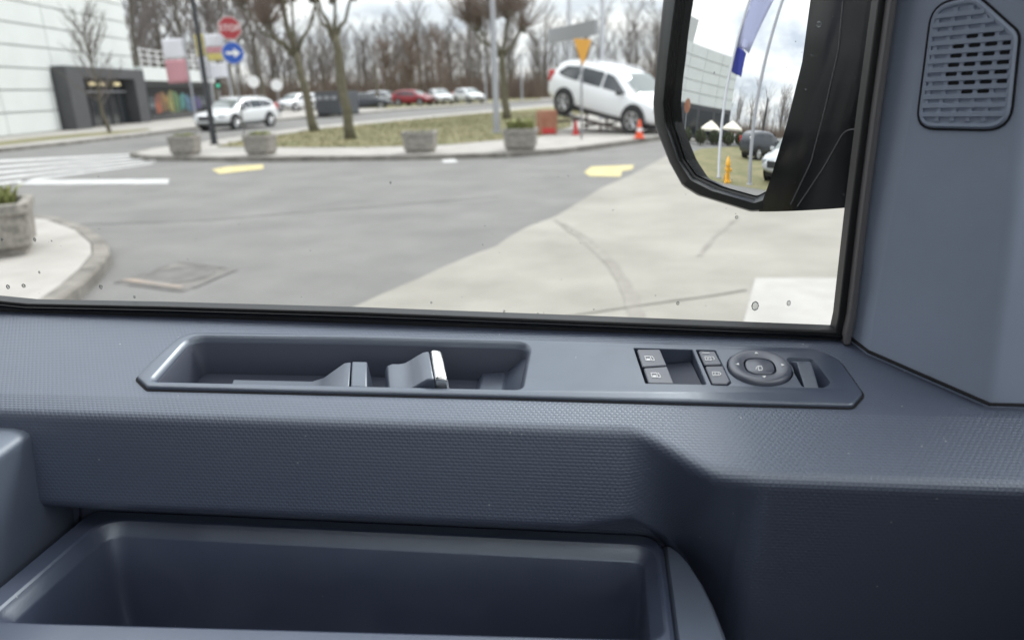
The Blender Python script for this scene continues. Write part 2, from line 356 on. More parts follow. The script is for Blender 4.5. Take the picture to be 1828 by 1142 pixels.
mb = MB(); t3 = lambda loop, w: [T(p[0], p[1], w) for p in loop]
inn = offset2(plate, -.0015)
mb.loft([t3(plate, -.001), t3(plate, WP-.0015), t3(offset2(plate, -.0005), WP-.0005), t3(inn, WP)])
hin = [offset2(h, r) for h, r in zip(holes, (.004, .0004, .0004, .0005, .002))]
mb.poly([t3(inn, WP)]+[t3(h, WP) for h in hin])
for h, ho, k in zip(holes, hin, (0, 1, 2, 3, 4)):
    dp = (.030, .012, .006, .006, .010)[k]; sh = (-.006, -.0002, 0, 0, -.003)[k]
    mid = offset2(ho, -.0012 if k == 0 else -.0002)
    if k == 0:                                   # cup below a rounded rim; its darker plastic stands in for pocket shade
        mb.loft([t3(ho, WP), t3(mid, WP-.0006), t3(h, WP-.004), t3(offset2(h, -.0004), WP-.0055)])
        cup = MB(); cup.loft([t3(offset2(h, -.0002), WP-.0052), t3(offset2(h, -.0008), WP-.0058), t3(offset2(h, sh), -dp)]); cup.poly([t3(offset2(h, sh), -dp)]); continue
    mb.loft([t3(ho, WP), t3(mid, WP-.0006), t3(h, WP-(.004 if k in (0, 4) else .0006)), t3(offset2(h, sh), -dp)])
    mb.poly([t3(offset2(h, sh), -dp)])
sp_ = mb.build('switch_panel', M['panel'], van, angle=40, label='long satin grey insert with a handle pocket and switches')
cup.build('pocket_shade_cup', M['pocket'], sp_, angle=45)
# dark joint under the plate
mb = MB(); o2 = offset2(plate, .0016); mb.loft([t3(o2, -.002), t3(o2, .0006), t3(offset2(plate, -.001), .0006)])
mb.build('joint', M['black'], sp_)

# shelf inside the pocket + divider rib
def bar_uv(name, profile_uw, v0, v1, material, parent, bevel=None, label=None, skew=0.0):
    m_ = MB(); a = [T(u-skew, v0, w) for u, w in profile_uw]; b = [T(u, v1, w) for u, w in profile_uw]
    m_.loft([a, b], True, True, True); return m_.build(name, material, parent, angle=35, bevel=bevel, label=label)
uL = uv(345, 670)[0]; vN = uv(600, 686, WP)[1]; vF = uv(640, 607, WP)[1]
# raised lining along the pocket floor seen behind the near rim
u1, u2 = uv(350, 672)[0], uv(600, 678)[0]
ur = uv(648, 640)[0]
prof = [(u1+.010, -.0298), (u1+.014, -.019), (ur-.044, -.019), (ur-.034, -.0155), (ur-.014, -.001), (ur-.0085, .0), (ur-.008, -.0298)]
bar_uv('pocket_lining', prof, vN-.001, vN+.036, M['panel'], sp_, .0010, skew=-.010)
ur = uv(648, 640)[0]
bar_uv('divider_rib', [(ur-.0078, -.0297), (ur-.0076, .0006), (ur+.005, .0006), (ur+.007, -.0297)], vN+.001, vN+.036, M['panel'], sp_, .0012, skew=-.010)
u3 = uv(905, 672)[0]
bar_uv('pocket_end_ramp', [(u3-.030, -.0296), (u3-.026, -.024), (u3-.006, -.022), (u3+.018, .000), (u3+.020, -.0296)], vN, vF-.003, M['panel'], sp_, .0015)
# door release lever: a curved paddle with a chrome tip
uh = uv(663, 680)[0]; ue = uv(757, 660, .004)[0]; k = (ue-uh)
prof = [(-.02, -.026), (.02, -.010), (.08, -.0055), (.20, -.0035), (.34, -.0034), (.46, -.0025), (.60, .0008), (.74, .0045), (.88, .0078), (1.0, .0086), (1.0, -.004), (.8, -.010), (.5, -.018), (.2, -.026)]
hv0, hv1 = vN+.002, vN+.040
hd = bar_uv('release_lever', [(uh+k*a, w) for a, w in prof], hv0, hv1, M['panel'], van, .0012, label='curved grey door release lever with a bright chrome tip', skew=-.012)
bar_uv('chrome_tip', [(ue+.0006, -.016), (ue+.0006, .0084), (ue+.0035, .0098), (ue+.0085, .0092), (ue+.0105, .0070), (ue+.0105, -.016)], hv0-.0002, hv1+.0004, M['chrome'], hd, .0016, skew=-.012)

# ---- buttons
def pad(name, px, w0, w1, material, parent, r=.0012, wref=WP, bev=.0006, seg=3, tilt=None):
    l = loop_uv(px, r, seg, wref); m_ = MB()
    tl = tilt or (lambda p: 0)
    L = [t3(l, w0), [T(p[0], p[1], w1-bev+tl(p)) for p in l], [T(p[0], p[1], w1+tl(p)) for p in offset2(l, -bev)]]
    m_.loft(L); m_.poly([L[-1]]); return m_.build(name, material, parent, angle=40)
def flat_icon(name, polys_px, parent, w):
    m_ = MB()
    for pts in polys_px: l = ccw([uv(x, y, w) for x, y in pts]); m_.loft([t3(l, w-.0006), t3(l, w)]); m_.poly([t3(l, w)])
    return m_.build(name, M['icon'], parent)
def frame_px(cx, cy, w, h, t=1.1, sk=.30):
    c = [(-w/2, -h/2), (w/2, -h/2), (w/2, h/2), (-w/2, h/2)]; f = lambda a, b: (cx+a+b*sk, cy+b)
    return [[f(-w/2, -h/2), f(w/2, -h/2), f(w/2, -h/2+t), f(-w/2, -h/2+t)], [f(-w/2, h/2-t), f(w/2, h/2-t), f(w/2, h/2), f(-w/2, h/2)],
            [f(-w/2, -h/2+t), f(-w/2+t, -h/2+t), f(-w/2+t, h/2-t), f(-w/2, h/2-t)], [f(w/2-t, -h/2+t), f(w/2, -h/2+t), f(w/2, h/2-t), f(w/2-t, h/2-t)]]
def line_px(pts, t=1.0):
    res = []
    for (x0, y0), (x1, y1) in zip(pts[:-1], pts[1:]):
        dx_, dy_ = x1-x0, y1-y0; L = math.hypot(dx_, dy_); nx, ny = -dy_/L*t/2, dx_/L*t/2
        res.append([(x0+nx, y0+ny), (x1+nx, y1+ny), (x1-nx, y1-ny), (x0-nx, y0-ny)])
    return res
wb1 = pad('window_switch', [(1137, 624), (1178, 624), (1190, 652), (1147, 655)], -.012, WP+.0004, M['button'], sp_)
wb2 = pad('window_switch', [(1149, 657.5), (1191, 654.5), (1203, 685), (1158, 684)], -.012, WP+.0004, M['button'], sp_)
for b_o, cx, cy in ((wb1, 1158, 639), (wb2, 1169, 669)):
    flat_icon('window_icon', frame_px(cx-1, cy, 11, 8, 1.1)+[[(cx-4, cy+.5), (cx+2, cy+.5), (cx+2.6, cy+3), (cx-3.4, cy+3)]]+line_px([(cx+5, cy-4), (cx+9, cy), (cx+10, cy+4), (cx+6, cy+4)], 1.1), b_o, WP+.0008)
# scooped finger recess beside the switches
m_ = MB(); L = []
for kq in range(9):
    a = kq/8; uu0 = Vector(uv(1181, 625, WP)).lerp(Vector(uv(1204, 684, WP)), 0); row = []
    for j in range(7):
        b = j/6; p = Vector(uv(1180, 624.5, WP)).lerp(Vector(uv(1234, 625, WP)), a); q_ = Vector(uv(1204, 684, WP)).lerp(Vector(uv(1259, 685.5, WP)), a)
        pq = p.lerp(q_, 1-b); row.append(T(pq.x, pq.y, -.0100+.0075*(a**2)*(1-.6*b)))
    L.append(row)
m_.loft(L, closed=False); m_.build('finger_recess', M['pocket'], sp_, smooth=True)
lb1 = pad('lock_button', [(1247, 627), (1276, 628), (1288, 651), (1258, 652)], -.006, WP+.0006, M['button'], sp_)
lb2 = pad('lock_button', [(1259, 654.5), (1290, 654), (1303, 681), (1297, 686), (1272, 685.5)], -.006, WP+.0006, M['button'], sp_)
flat_icon('unlock_icon', frame_px(1264, 639.5, 11, 7, 1.0)+[[(1262, 638.6), (1265, 638.6), (1265.6, 640.4), (1262.6, 640.4)]]+line_px([(1270, 636.5), (1273, 637), (1275.5, 640), (1274, 641.5)], 1.1)+line_px([(1254, 629.6), (1266, 629.8)], .9), lb1, WP+.0010)
flat_icon('lock_icon', frame_px(1277, 666.5, 11, 7, 1.0)+[[(1275, 665.6), (1278, 665.6), (1278.6, 667.4), (1275.6, 667.4)]]+line_px([(1281, 663.6), (1285, 664), (1287, 667), (1284, 669.4)], 1.1), lb2, WP+.0010)
# dial
m_ = MB(); c2 = lambda r, w, e=2.0: t3(circ(dc, r, 40, e), w)
m_.loft([c2(DR, -.006), c2(DR, WP+.0014), c2(DR-.0012, WP+.0030), c2(DR-.0035, WP+.0034), c2(.0125, WP+.0022, 2.6), c2(.0112, WP+.0016, 2.8), c2(.0108, -.002, 2.8)])
dial = m_.build('mirror_dial', M['button'], sp_, angle=50, label='round mirror adjustment dial with four arrows')
m_ = MB(); m_.loft([c2(.0100, -.002, 2.8), c2(.0100, WP+.0014, 2.8), c2(.0094, WP+.0020, 2.8)]); m_.poly([c2(.0094, WP+.0020, 2.8)])
cbn = m_.build('centre_button', M['button'], dial, angle=50)
def tri(cx, cy, dx_, dy_, s=4.2): return [(cx+dx_*s, cy+dy_*s*.9), (cx-dx_*s*.6-dy_*s*.8, cy-dy_*s*.6+dx_*s*.7), (cx-dx_*s*.6+dy_*s*.8, cy-dy_*s*.6-dx_*s*.7)]
def icon_uv(name, polys, parent, w):
    m_ = MB()
    for l in polys: l = ccw([Vector(p) for p in l]); m_.loft([t3(l, w-.0010), t3(l, w)]); m_.poly([t3(l, w)])
    return m_.build(name, M['icon'], parent)
for a in range(4):
    d_ = Vector((math.cos(a*math.pi/2), math.sin(a*math.pi/2))); n_ = Vector((-d_.y, d_.x)); c_ = dc+d_*.0158
    icon_uv('arrow_mark', [[c_+d_*.0014, c_-d_*.0009+n_*.0014, c_-d_*.0009-n_*.0014]], dial, WP+.0034)
flat_icon('mirror_icon', line_px([(1349, 659), (1351, 655), (1354, 653)], 1.1)+line_px([(1354, 653), (1359, 653), (1361, 657), (1360, 660.5), (1354, 660.5), (1354, 653)], 1.1), cbn, WP+.0025)
# small toggle in its recess
tg = MB(); l = [uv(x, y, WP) for x, y in ((1411, 643), (1437, 644), (1446, 660), (1420, 661))]
t_ = lambda p, w: T(p[0], p[1], w)
a0, a1, a2, a3 = l; b2, b3 = uv(1466, 688, WP), uv(1440, 688, WP)
tg.add([t_(a0, WP-.0005), t_(a1, WP-.0005), t_(a2, WP+.007), t_(a3, WP+.007), t_(b3, -.002), t_(b2, -.002), t_(a0, -.0095), t_(a1, -.0095), t_(b2, -.0095), t_(b3, -.0095)],
       [(0, 1, 2, 3), (3, 2, 5, 4), (0, 3, 4, 9, 6), (1, 7, 8, 5, 2), (6, 7, 1, 0), (4, 5, 8, 9), (6, 9, 8, 7)])
tgo = tg.build('child_lock_toggle', M['panel'], sp_, bevel=.0008)
flat_icon('toggle_icon', line_px([(1424, 650), (1431, 650)], 1.2)+line_px([(1426, 648.5), (1426, 651.5)], 1.0), tgo, WP+.0004)

# ---- storage bin under the panel
ZB = CAM[2]-.318
bx = lambda x, y: gp(x, y, ZB)
pL, pR = bx(130, 936), bx(1186, 986)
Yf = .474; x0, x1 = pL[0], pR[0]; nl, nr = bx(-14, 1104), bx(1190, 1137); Yn = nr[1]
rim = [(x0, Yf), (x1, Yf), (x1, nr[1]-.05), (x0, nl[1]-.05)]; lip = [(x0+.022, Yf-.015), (x1-.008, Yf-.015), (x1-.008, nr[1]), (x0+.022, nl[1])]
ro = ccw(fillet(rim, [.012, .020, .01, .01], 6)); li = ccw(fillet(lip, [.020, .016, .012, .012], 6))
L3 = lambda l, z: [(p[0], p[1], z) for p in l]
m_ = MB()
m_.loft([L3(ro, ZB-.20), L3(ro, ZB-.003), L3(offset2(ro, -.003), ZB)]); m_.poly([L3(offset2(ro, -.003), ZB), L3(offset2(li, .004), ZB)])
m_.loft([L3(offset2(li, .004), ZB), L3(offset2(li, .002), ZB-.001), L3(li, ZB-.004), L3(offset2(li, -.0052), ZB-.0088), L3(offset2(li, -.0062), ZB-.0110), L3(offset2(li, -.0095), ZB-.13), L3(offset2(li, -.014), ZB-.136)])
m_.poly([L3(offset2(li, -.014), ZB-.136)])
m_.build('storage_bin', M['plastic'], van, angle=24, label='open grey storage bin with a rounded lip under the panel')
# outer trim at the forward end of the bin, following the curve of the panel
m_ = MB(); L = []
for a in np.linspace(0, 1, 9):
    xx = x1+.0005+.034*math.sin(a*math.pi/2)*1.0; zz = ZB+.0-.000-.0*a
    yy = Yf-.001-(Yf-Yn+.04)*(1-math.cos(a*math.pi/2)); L.append((xx, yy))
poly = [(x1+.0006, Yf-.002)]+L[1:]+[(x1+.0345, Yn-.06), (x1+.0006, Yn-.06)]
pl = ccw([Vector(p) for p in poly]); m_.loft([L3(pl, ZB-.20), L3(pl, ZB-.010), L3(offset2(pl, -.003), ZB-.006)]); m_.poly([L3(offset2(pl, -.003), ZB-.006)])
m_.build('bin_end_trim', M['soft'], van, angle=50)

# ---- padded armrest end at the rear of the door
ZA = gp(40, 745, 0)[2]; pa = on_y(88, 752, .448); pb = on_y(92, 905, .452)
xa = pa[0]-.014; m_ = MB()
za = pa[2]; secA = fillet([(.472, za-.092), (.470, za-.002), (.345, za-.012), (.330, za-.105), (.345, za-.125), (.46, za-.125)], [0, .006, .030, .03, .01, .01], 7)
cy_ = sum(p[0] for p in secA)/len(secA); cz_ = sum(p[1] for p in secA)/len(secA)
LL = [[(-.75, p[0], p[1]) for p in secA]]
for dx_, s in ((-.024, 1.0), (-.012, .995), (-.005, .975), (-.001, .94), (0, .90)):
    LL.append([(xa+dx_, .472-(.472-p[0])*s if True else 0, cz_+(p[1]-cz_)*s) for p in secA])
m_.loft(LL, True, True, True); m_.build('armrest', M['soft'], van, angle=60, label='padded grey armrest end at the back of the door')

# ---- window seal along the sill, and window frame
gN = np.array([-(sB[1]-sA[1]), sB[0]-sA[0], 0.0]); gN /= np.linalg.norm(gN)
if gN[1] < 0: gN = -gN
def on_g(x, y, d=0.0): return on_plane(x, y, sA+gN*d, gN)     # on the window plane, d metres outwards
sill = [on_g(x, y, .002) for x, y in ((-260, 520), (-60, 533), (0, 538), (60, 544), (300, 549), (640, 559), (1000, 573), (1300, 585), (1499, 593))]
def strip(path, w, h, mtl, name, parent, dn=(0, 0, 1), out_=(0, -1, 0), bev=.0015, label=None):
    m_ = MB(); L = []; dn = Vector(dn); out_ = Vector(out_)
    for p in path:
        p = Vector(p); L.append([p-dn*h/2-out_*w/2, p-dn*h/2+out_*w/2, p+dn*h/2+out_*w/2, p+dn*h/2-out_*w/2])
    m_.loft(L, True, True, True); return m_.build(name, mtl, parent, bevel=bev, label=label)
strip([Vector(v)-Vector((0, 0, .0022)) for v in sill], .016, .0118, M['rubber'], 'window_seal', van, label='black rubber seal along the bottom of the window')
strip([Vector(p)+Vector((0, -.0095, -.0005)) for p in sill], .004, .003, M['gloss_black'], 'seal_lip', van, bev=.0008)
fr_px = ((1640, -500), (1604, -200), (1580, 0), (1552, 200), (1530, 370), (1508, 560), (1501, 592), (1498, 612))
fr = [on_g(x-2, y, .002) for x, y in fr_px]
strip(fr, .016, .012, M['rubber'], 'front_seal', van, dn=(1, 0, .12))
strip([on_g(x+11, y, -.010) for x, y in fr_px], .012, .0046, M['trim_grey'], 'front_trim_strip', van, dn=(1, 0, .12))
# pane
gx0, gx1 = -1.0, fr[0][0]; zb0 = min(p[2] for p in sill)-.01; zt0 = 2.02
ygl = lambda x: yw(x)+.008
m_ = MB(); m_.add([(-1.0, ygl(-1.0), zb0-.03), (fr[-1][0]+.004, ygl(fr[-1][0]), zb0-.01), (fr[0][0]+.03, ygl(fr[0][0]), zt0), (-1.0, ygl(-1.0), zt0)], [(0, 1, 2, 3)])
pane = m_.build('window_glass', M['side_glass'], van, label='clear side window with a few rain drops')
m_ = MB()
spots = [(4, 428, 2.6), (62, 428, 3), (70, 486, 2.2), (42, 510, 4), (14, 512, 4.5), (92, 430, 1.6), (180, 512, 4), (100, 540, 2.5), (1210, 541, 3), (1348, 546, 6), (1408, 541, 3.5), (1462, 44, 4), (1438, 160, 1.4), (1448, 100, 1.4), (1275, 130, 1.5), (697, 326, 2.2), (1315, 388, 2.6), (770, 540, 2), (900, 556, 2.2), (960, 560, 1.7), (1060, 552, 1.4), (240, 530, 2.4), (150, 538, 2.2)]
for _ in range(46): spots.append((random.uniform(0, 1500), random.uniform(300, 560), random.uniform(.5, 1.0)))
for _ in range(30): spots.append((random.uniform(1400, 1560), random.uniform(20, 380), random.uniform(.4, .9)))
for x, y, r in spots:
    if y > 540+.034*x: y -= 16
    c = on_g(x, y, .0098); rr = r/F*.66
    prof = [(rr, 0), (rr*.9, rr*.25), (rr*.55, rr*.45), (.0001, rr*.5)]
    m_.lathe(prof, c, 8, Matrix(((random.uniform(.8, 1.1), 0, 0), (0, 0, 1), (0, random.uniform(.9, 1.4), 0))))
dr = m_.build('rain_drops', M['drop'], pane, smooth=True); dr['kind'] = 'stuff'

# ---- front pillar trim (three facets)
a0 = tp(1509, 604); b0 = tp(1548, 634); c0 = tp(1764, 729); d0 = tp(1840, 731)
Ya, Yb, Yc = a0[1]-.004, b0[1], c0[1]
fB = on_y(1662, 0, Yb); fn = np.cross(c0-b0, fB-b0); fn /= np.linalg.norm(fn)     # plane of the wide facet
rows = []
for (ya, pxs) in ((604, None), (440, (1533, 1583, 1800)), (0, (1598, 1662, 1850)), (-420, (1660, 1735, 1905))):
    if pxs is None: rows.append([a0-EN*.004, b0-EN*.004, c0-EN*.004])
    else: rows.append([on_y(pxs[0], ya, Ya), on_plane(pxs[1], ya, b0, fn), on_plane(pxs[2], ya, b0, fn)])
L = []
for rr_ in rows:
    A, B, C_ = [Vector(p) for p in rr_]; D = C_+Vector((.20, .025, 0)); A0 = A+Vector((.012, .03, 0))
    base = [A0, A, B, C_, D]; L.append(fillet(base, [0, .003, .010, .012, 0], 6, closed=False))
m_ = MB(); m_.loft(L, closed=False); pil = m_.build('pillar_trim', M['pillar'], van, angle=28, label='grey front pillar trim beside the window with a slatted grille')
m_ = MB(); m_.tube([Vector(p)+Vector((0, -.001, .0035)) for p in (a0, b0, c0, d0)], .0012, 6); m_.build('pillar_joint', M['black'], pil)

# ---- slatted grille on the main facet
gB, gC, gT = np.array(rows[0][1]), np.array(rows[0][2]), np.array(rows[2][1])
ge = (np.array(rows[1][2])-np.array(rows[1][1])); gn = np.cross(ge, gT-gB); gn /= np.linalg.norm(gn)
if gn[1] > 0: gn = -gn
gO = np.array(rows[1][1]); 
def gpl(x, y, w=0.0): return on_plane(x, y, gO+gn*w, gn)
gc = gpl(1730, 120); gx = gpl(1800, 112)-gpl(1660, 120); gx /= np.linalg.norm(gx); gy = np.cross(gn, gx)
if gy[2] < 0: gy = -gy
def guv(x, y): p = gpl(x, y)-gc; return Vector((float(p@gx), float(p@gy)))
G = lambda p, w: gc+gx*p[0]+gy*p[1]+gn*w
gout = ccw(fillet([guv(*p) for p in ((1668, 12), (1742, -4), (1816, 62), (1799, 229), (1640, 226))], [.012, .013, .010, .012, .011], 6))
G3 = lambda l, w: [G(p, w) for p in l]
m_ = MB(); i1 = offset2(gout, -.0022)
m_.loft([G3(offset2(gout, .0012), -.001), G3(offset2(gout, .0004), .0012), G3(offset2(gout, -.0006), .0020), G3(i1, .0018), G3(i1, -.0045)])
gr = m_.build('speaker_grille', M['pillar'], pil, angle=40, label='slatted grille with rounded slots')
m_ = MB(); m_.loft([G3(offset2(gout, .0022), -.0004), G3(offset2(gout, .0022), .0004), G3(offset2(gout, .0009), .0004)]); m_.build('grille_joint', M['black'], gr)
m_ = MB(); m_.poly([G3(offset2(gout, -.001), .0006)]); m_.build('backing_plate', M['pillar'], gr)
umin = min(p.x for p in i1); umax = max(p.x for p in i1); vmin = min(p.y for p in i1); vmax = max(p.y for p in i1)
def span(v):
    xs_ = []
    for i in range(len(i1)):
        a, b = i1[i-1], i1[i]
        if (a.y-v)*(b.y-v) < 0: xs_.append(a.x+(b.x-a.x)*(v-a.y)/(b.y-a.y))
    return (min(xs_), max(xs_)) if len(xs_) >= 2 else None
# slats tilt a little as in the photo
tl_ = (guv(1812, 78)-guv(1662, 93)); slope = tl_.y/tl_.x
NS = 13; pitch = (vmax-vmin-.001)/NS
webs = MB(); slots = []
for k in range(NS+1):
    vc = vmin+.0005+k*pitch; s = span(min(max(vc, vmin+.0004), vmax-.0004))
    if 0 < k < NS and s:
        h = pitch*.29
        m_ = MB(); pr = [(-h, .0008), (-h*.8, .0022), (h*.8, .0022), (h, .0008)]
        m_.loft([[G((uu, vc+dv), w) for dv, w in pr] for uu in (s[0]-.0006, s[1]+.0006)], True, True, True)
        m_.build('slat', M['pillar'], gr, angle=50)
    if k < NS:
        vm = vc+pitch/2; s = span(vm)
        if not s: continue
        q = (umax-umin)/5.15; off = (k*.0022) % q*.5
        nmin = int((s[0]-umin)/q)-1
        for j in range(nmin, 8):
            uc = umin+off*.6+(j+.5)*q; g_ = .0011
            hh = pitch*.235
            if s[0]+.0005 < uc-q/2 < s[1]-.0005:   # bridge between two slots, with hollow sides
                ub = uc-q/2; arc = [(ub-g_-hh*.9*(1-math.cos(a)), vm+hh*1.02*math.sin(a)) for a in np.linspace(-math.pi/2, math.pi/2, 7)]
                arc2 = [(ub+g_+hh*.9*(1-math.cos(a)), vm+hh*1.02*math.sin(a)) for a in np.linspace(math.pi/2, -math.pi/2, 7)]
                pl = ccw([Vector(p) for p in arc+arc2]); webs.loft([G3(pl, .0006), G3(pl, .0016)]); webs.poly([G3(pl, .0016)])
            opened = {3: (2, 3), 4: (1, 2, 3, 4), 5: (1, 2, 3, 4), 6: (1, 2, 3, 4), 7: (1, 2, 3, 4), 8: (1, 2, 3, 4), 9: (2, 3)}.get(k, ())
            if j in opened:
                a0_, a1_ = max(s[0], uc-q/2+g_+.0002), min(s[1], uc+q/2-g_-.0002); hr = hh*.98
                cap = [(a0_+hr+hr*math.cos(a), vm+hr*math.sin(a)) for a in np.linspace(math.pi/2, 1.5*math.pi, 7)]+[(a1_-hr+hr*math.cos(a), vm+hr*math.sin(a)) for a in np.linspace(-math.pi/2, math.pi/2, 7)]
                pl = ccw([Vector(p) for p in cap]); m_ = MB(); m_.poly([G3(pl, .0009)]); m_.build('dark_slot_patch', M['black'], gr)  # flat black patch in place of the dark inside an open slot
w_o = webs.build('slot_bridges', M['pillar'], gr); w_o['kind'] = 'stuff'

# ---- door mirror: convex glass in a black housing
MR = 1.0
mpx = (1310, 228); md = ray(*mpx); mP = CAM+md*.80
maz = rad(66.5); mo_ = np.array([-math.sin(maz), math.cos(maz), 0.0]); mN = mo_-md; mN /= np.linalg.norm(mN); mC = mP-mN*MR
def on_mirror(x, y, R=MR):
    d = ray(x, y); oc = CAM-mC; b = d@oc; c = oc@oc-R*R; return CAM+d*(-b-math.sqrt(max(b*b-c, 0)))
def mray(x, y):
    p = on_mirror(x, y); n = (p-mC)/MR; d = ray(x, y); return p, d-2*(d@n)*n
def mground(x, y, z=0.0):                     # ground point that the mirror shows at a pixel
    p, q = mray(x, y); return p+q*((z-p[2])/q[2])
def mheight(x, y, base):
    p, q = mray(x, y); b = np.array(base[:2])-p[:2]; t = np.dot(b, q[:2])/np.dot(q[:2], q[:2]); return p[2]+q[2]*t
def mat_dist(x, y, dist):                     # ground point under a mirrored pixel at a chosen distance
    p, q = mray(x, y); h = q[:2]/np.linalg.norm(q[:2]); return p[:2]+h*dist
gpx = [(1246, -160), (1222, 0), (1208, 100), (1198, 185), (1201, 215), (1224, 285), (1244, 312), (1290, 333), (1352, 350), (1374, 338), (1388, 305), (1415, 215), (1442, 110), (1456, 0), (1466, -160)]
gsm = fillet([Vector(p) for p in gpx], 14, 4)
g_ccw = ccw(gsm)
inner = []
for yy in np.arange(-150, 350, 13):
    for xx in np.arange(1195, 1470, 13):
        ins = False; n = len(g_ccw)
        for i in range(n):
            a, b = g_ccw[i-1], g_ccw[i]
            if (a.y > yy) != (b.y > yy) and xx < (b.x-a.x)*(yy-a.y)/(b.y-a.y)+a.x: ins = not ins
        if ins: inner.append(Vector((xx, yy)))
n0 = len(g_ccw); vs2 = [Vector((p.x, p.y)) for p in g_ccw]+inner
res = geometry.delaunay_2d_cdt(vs2, [], [list(range(n0))], 1, 1e-4)
mv = [on_mirror(p.x, p.y) for p in res[0]]
me = bpy.data.meshes.new('mirror_glass'); me.from_pydata([tuple(p) for p in mv], [], [tuple(f) for f in res[2]]); me.update()
if me.polygons[0].normal.dot(Vector(mN)) < 0: me.flip_normals()
me.polygons.foreach_set('use_smooth', [True]*len(me.polygons))
me.normals_split_custom_set_from_vertices([tuple((p-mC)/MR) for p in mv]); me.materials.append(M['mirror'])
smir = bpy.data.objects.new('mirror_glass', me); COL.objects.link(smir)
opx = [(1212, -175), (1184, 0), (1173, 100), (1166, 185), (1169, 225), (1195, 290), (1218, 332), (1245, 349), (1340, 378), (1370, 377), (1394, 318), (1424, 219), (1451, 112), (1466, 2), (1480, -175)]
osm = fillet([Vector(p) for p in opx], 26, 4)
front = lambda x, y, dd: on_mirror(x, y)-ray(x, y)*dd
fwd = -mN
lg = [on_mirror(p.x, p.y)-fwd*(-.0) for p in gsm]
def mixpx(t): return [gsm[i].lerp(osm[i], t) for i in range(len(gsm))]
om = lambda l, d_: [on_mirror(p.x, p.y, MR+d_) for p in l]
loops = [om(gsm, -.004), om(mixpx(.10), .0005), om(mixpx(.22), .002), om(mixpx(.34), .008), om(mixpx(.46), .012), om(mixpx(.92), .013), om(osm, .009)]
base = loops[-1]; cc = sum(base)/len(base)
for d_, s in ((.03, 1.0), (.07, .97), (.11, .86), (.135, .6), (.14, .2)):
    loops.append([cc+(p-cc)*s+fwd*(d_+.0) for p in base])
m_ = MB(); m_.loft(loops, True, False, True)
hous = m_.build('side_mirror', M['satin_black'], van, angle=38, label='black door mirror reflecting a white building and a flag')
smir.parent = hous
# inboard side of the housing and the arm that carries it
edge = [(1480, -175), (1466, 2), (1451, 112), (1424, 219), (1394, 318), (1372, 377)]
rows_ = []
for (x, y), xr, yr in zip(edge, (1660, 1600, 1590, 1570, 1552, 1534), (-175, 0, 112, 219, 318, 369)):
    A = Vector(on_mirror(x, y)+mN*.012); B = Vector(on_y(xr, yr, .625)); mid = A.lerp(B, .45)+Vector((-.004, -.012, 0))
    q = []
    for t in np.linspace(0, 1, 9): q.append(A*(1-t)**2+mid*2*t*(1-t)+B*t*t)
    back = [p+Vector((.05, .05, 0)) for p in q[::-1]]
    rows_.append(q+back)
m_ = MB(); m_.loft(rows_, True, True, True); arm = m_.build('mirror_arm', M['gloss_black'], hous, angle=45)
def surf_pt(x, y):                            # on the inboard face
    best = None
    for i in range(len(rows_)-1):
        for j in range(8):
            quad = [rows_[i][j], rows_[i][j+1], rows_[i+1][j+1], rows_[i+1][j]]
            for tri_ in ((0, 1, 2), (0, 2, 3)):
                h = geometry.intersect_ray_tri(*[Vector(quad[t]) for t in tri_], Vector(ray(x, y)), Vector(CAM), True)
                if h is not None: return h
    return None
def seam(pts, name):
    pp = [surf_pt(x, y) for x, y in pts]; pp = [p-Vector(ray(1400, 100))*.0003 for p in pp if p is not None]
    if len(pp) > 1: m_ = MB(); m_.tube(pp, .0007, 5); m_.build(name, M['trim_grey'], hous)
def sm_curve(pts, n=6):
    return [tuple(v) for v in fillet([Vector(p) for p in pts], 60, n, closed=False)]
seam(sm_curve([(1505, 3), (1497, 90), (1474, 190), (1448, 290), (1412, 365)]), 'housing_seam')
seam(sm_curve([(1536, 230), (1508, 232), (1470, 300), (1424, 368)]), 'arm_seam')

# ---- the rest of the cabin and body (out of view, but it shades the door as a cabin does)
def bxp(name, c, d, mtl, bev=None): m_ = MB(); m_.box(c, d); return m_.build(name, mtl, van, bevel=bev)
bxp('roof_panel', (-2.03, -.42, 2.06), (2.46, 1.96, .05), M['cabin'], .02)
bxp('roof_header', (.42, -.42, 2.06), (.26, 1.90, .05), M['cabin'], .02)
bxp('roof_side', (-.255, -1.15, 2.06), (1.09, .50, .05), M['cabin'], .02)
bxp('roof_rail', (-.255, .43, 2.06), (1.09, .26, .05), M['cabin'], .02)
m_ = MB(); m_.add([(-.8, -.9, 2.07), (.29, -.9, 2.07), (.29, .3, 2.07), (-.8, .3, 2.07)], [(0, 1, 2, 3)]); m_.build('added_glass_roof', M['glass'], van)  # unseen pane added so overhead sky brightens the door top and bin lip
bxp('floor_pan', (-1.1, -.42, .42), (4.4, 1.9, .06), M['cabin_dark'])
bxp('passenger_side', (-1.15, -1.40, .92), (4.3, .06, .94), M['cabin_dark'], .02)
for px_ in (-.85, -2.1, -3.15): bxp('passenger_pillar', (px_, -1.38, 1.62), (.14, .07, .86), M['cabin'], .015)
bxp('rear_side', (-2.2, .66, .87), (2.1, .06, .90), M['cabin_dark'], .02)
for px_ in (-1.08, -2.1, -3.15): bxp('rear_pillar', (px_, .63, 1.62), (.16, .08, .86), M['cabin'], .015)
bxp('tailgate', (-3.25, -.42, .87), (.06, 1.9, .90), M['cabin_dark'], .02)
bxp('dashboard', (.76, -.48, 1.09), (.90, 1.76, .54), M['cabin_dark'], .05)
bxp('added_instrument_hood', (.46, -.02, 1.42), (.26, .56, .16), M['cabin_dark'], .05)  # unseen hood added to keep windscreen light off the lower door
bxp('door_skin', (-.15, .675, .72), (1.9, .03, 1.06), M['van_paint'], .01)
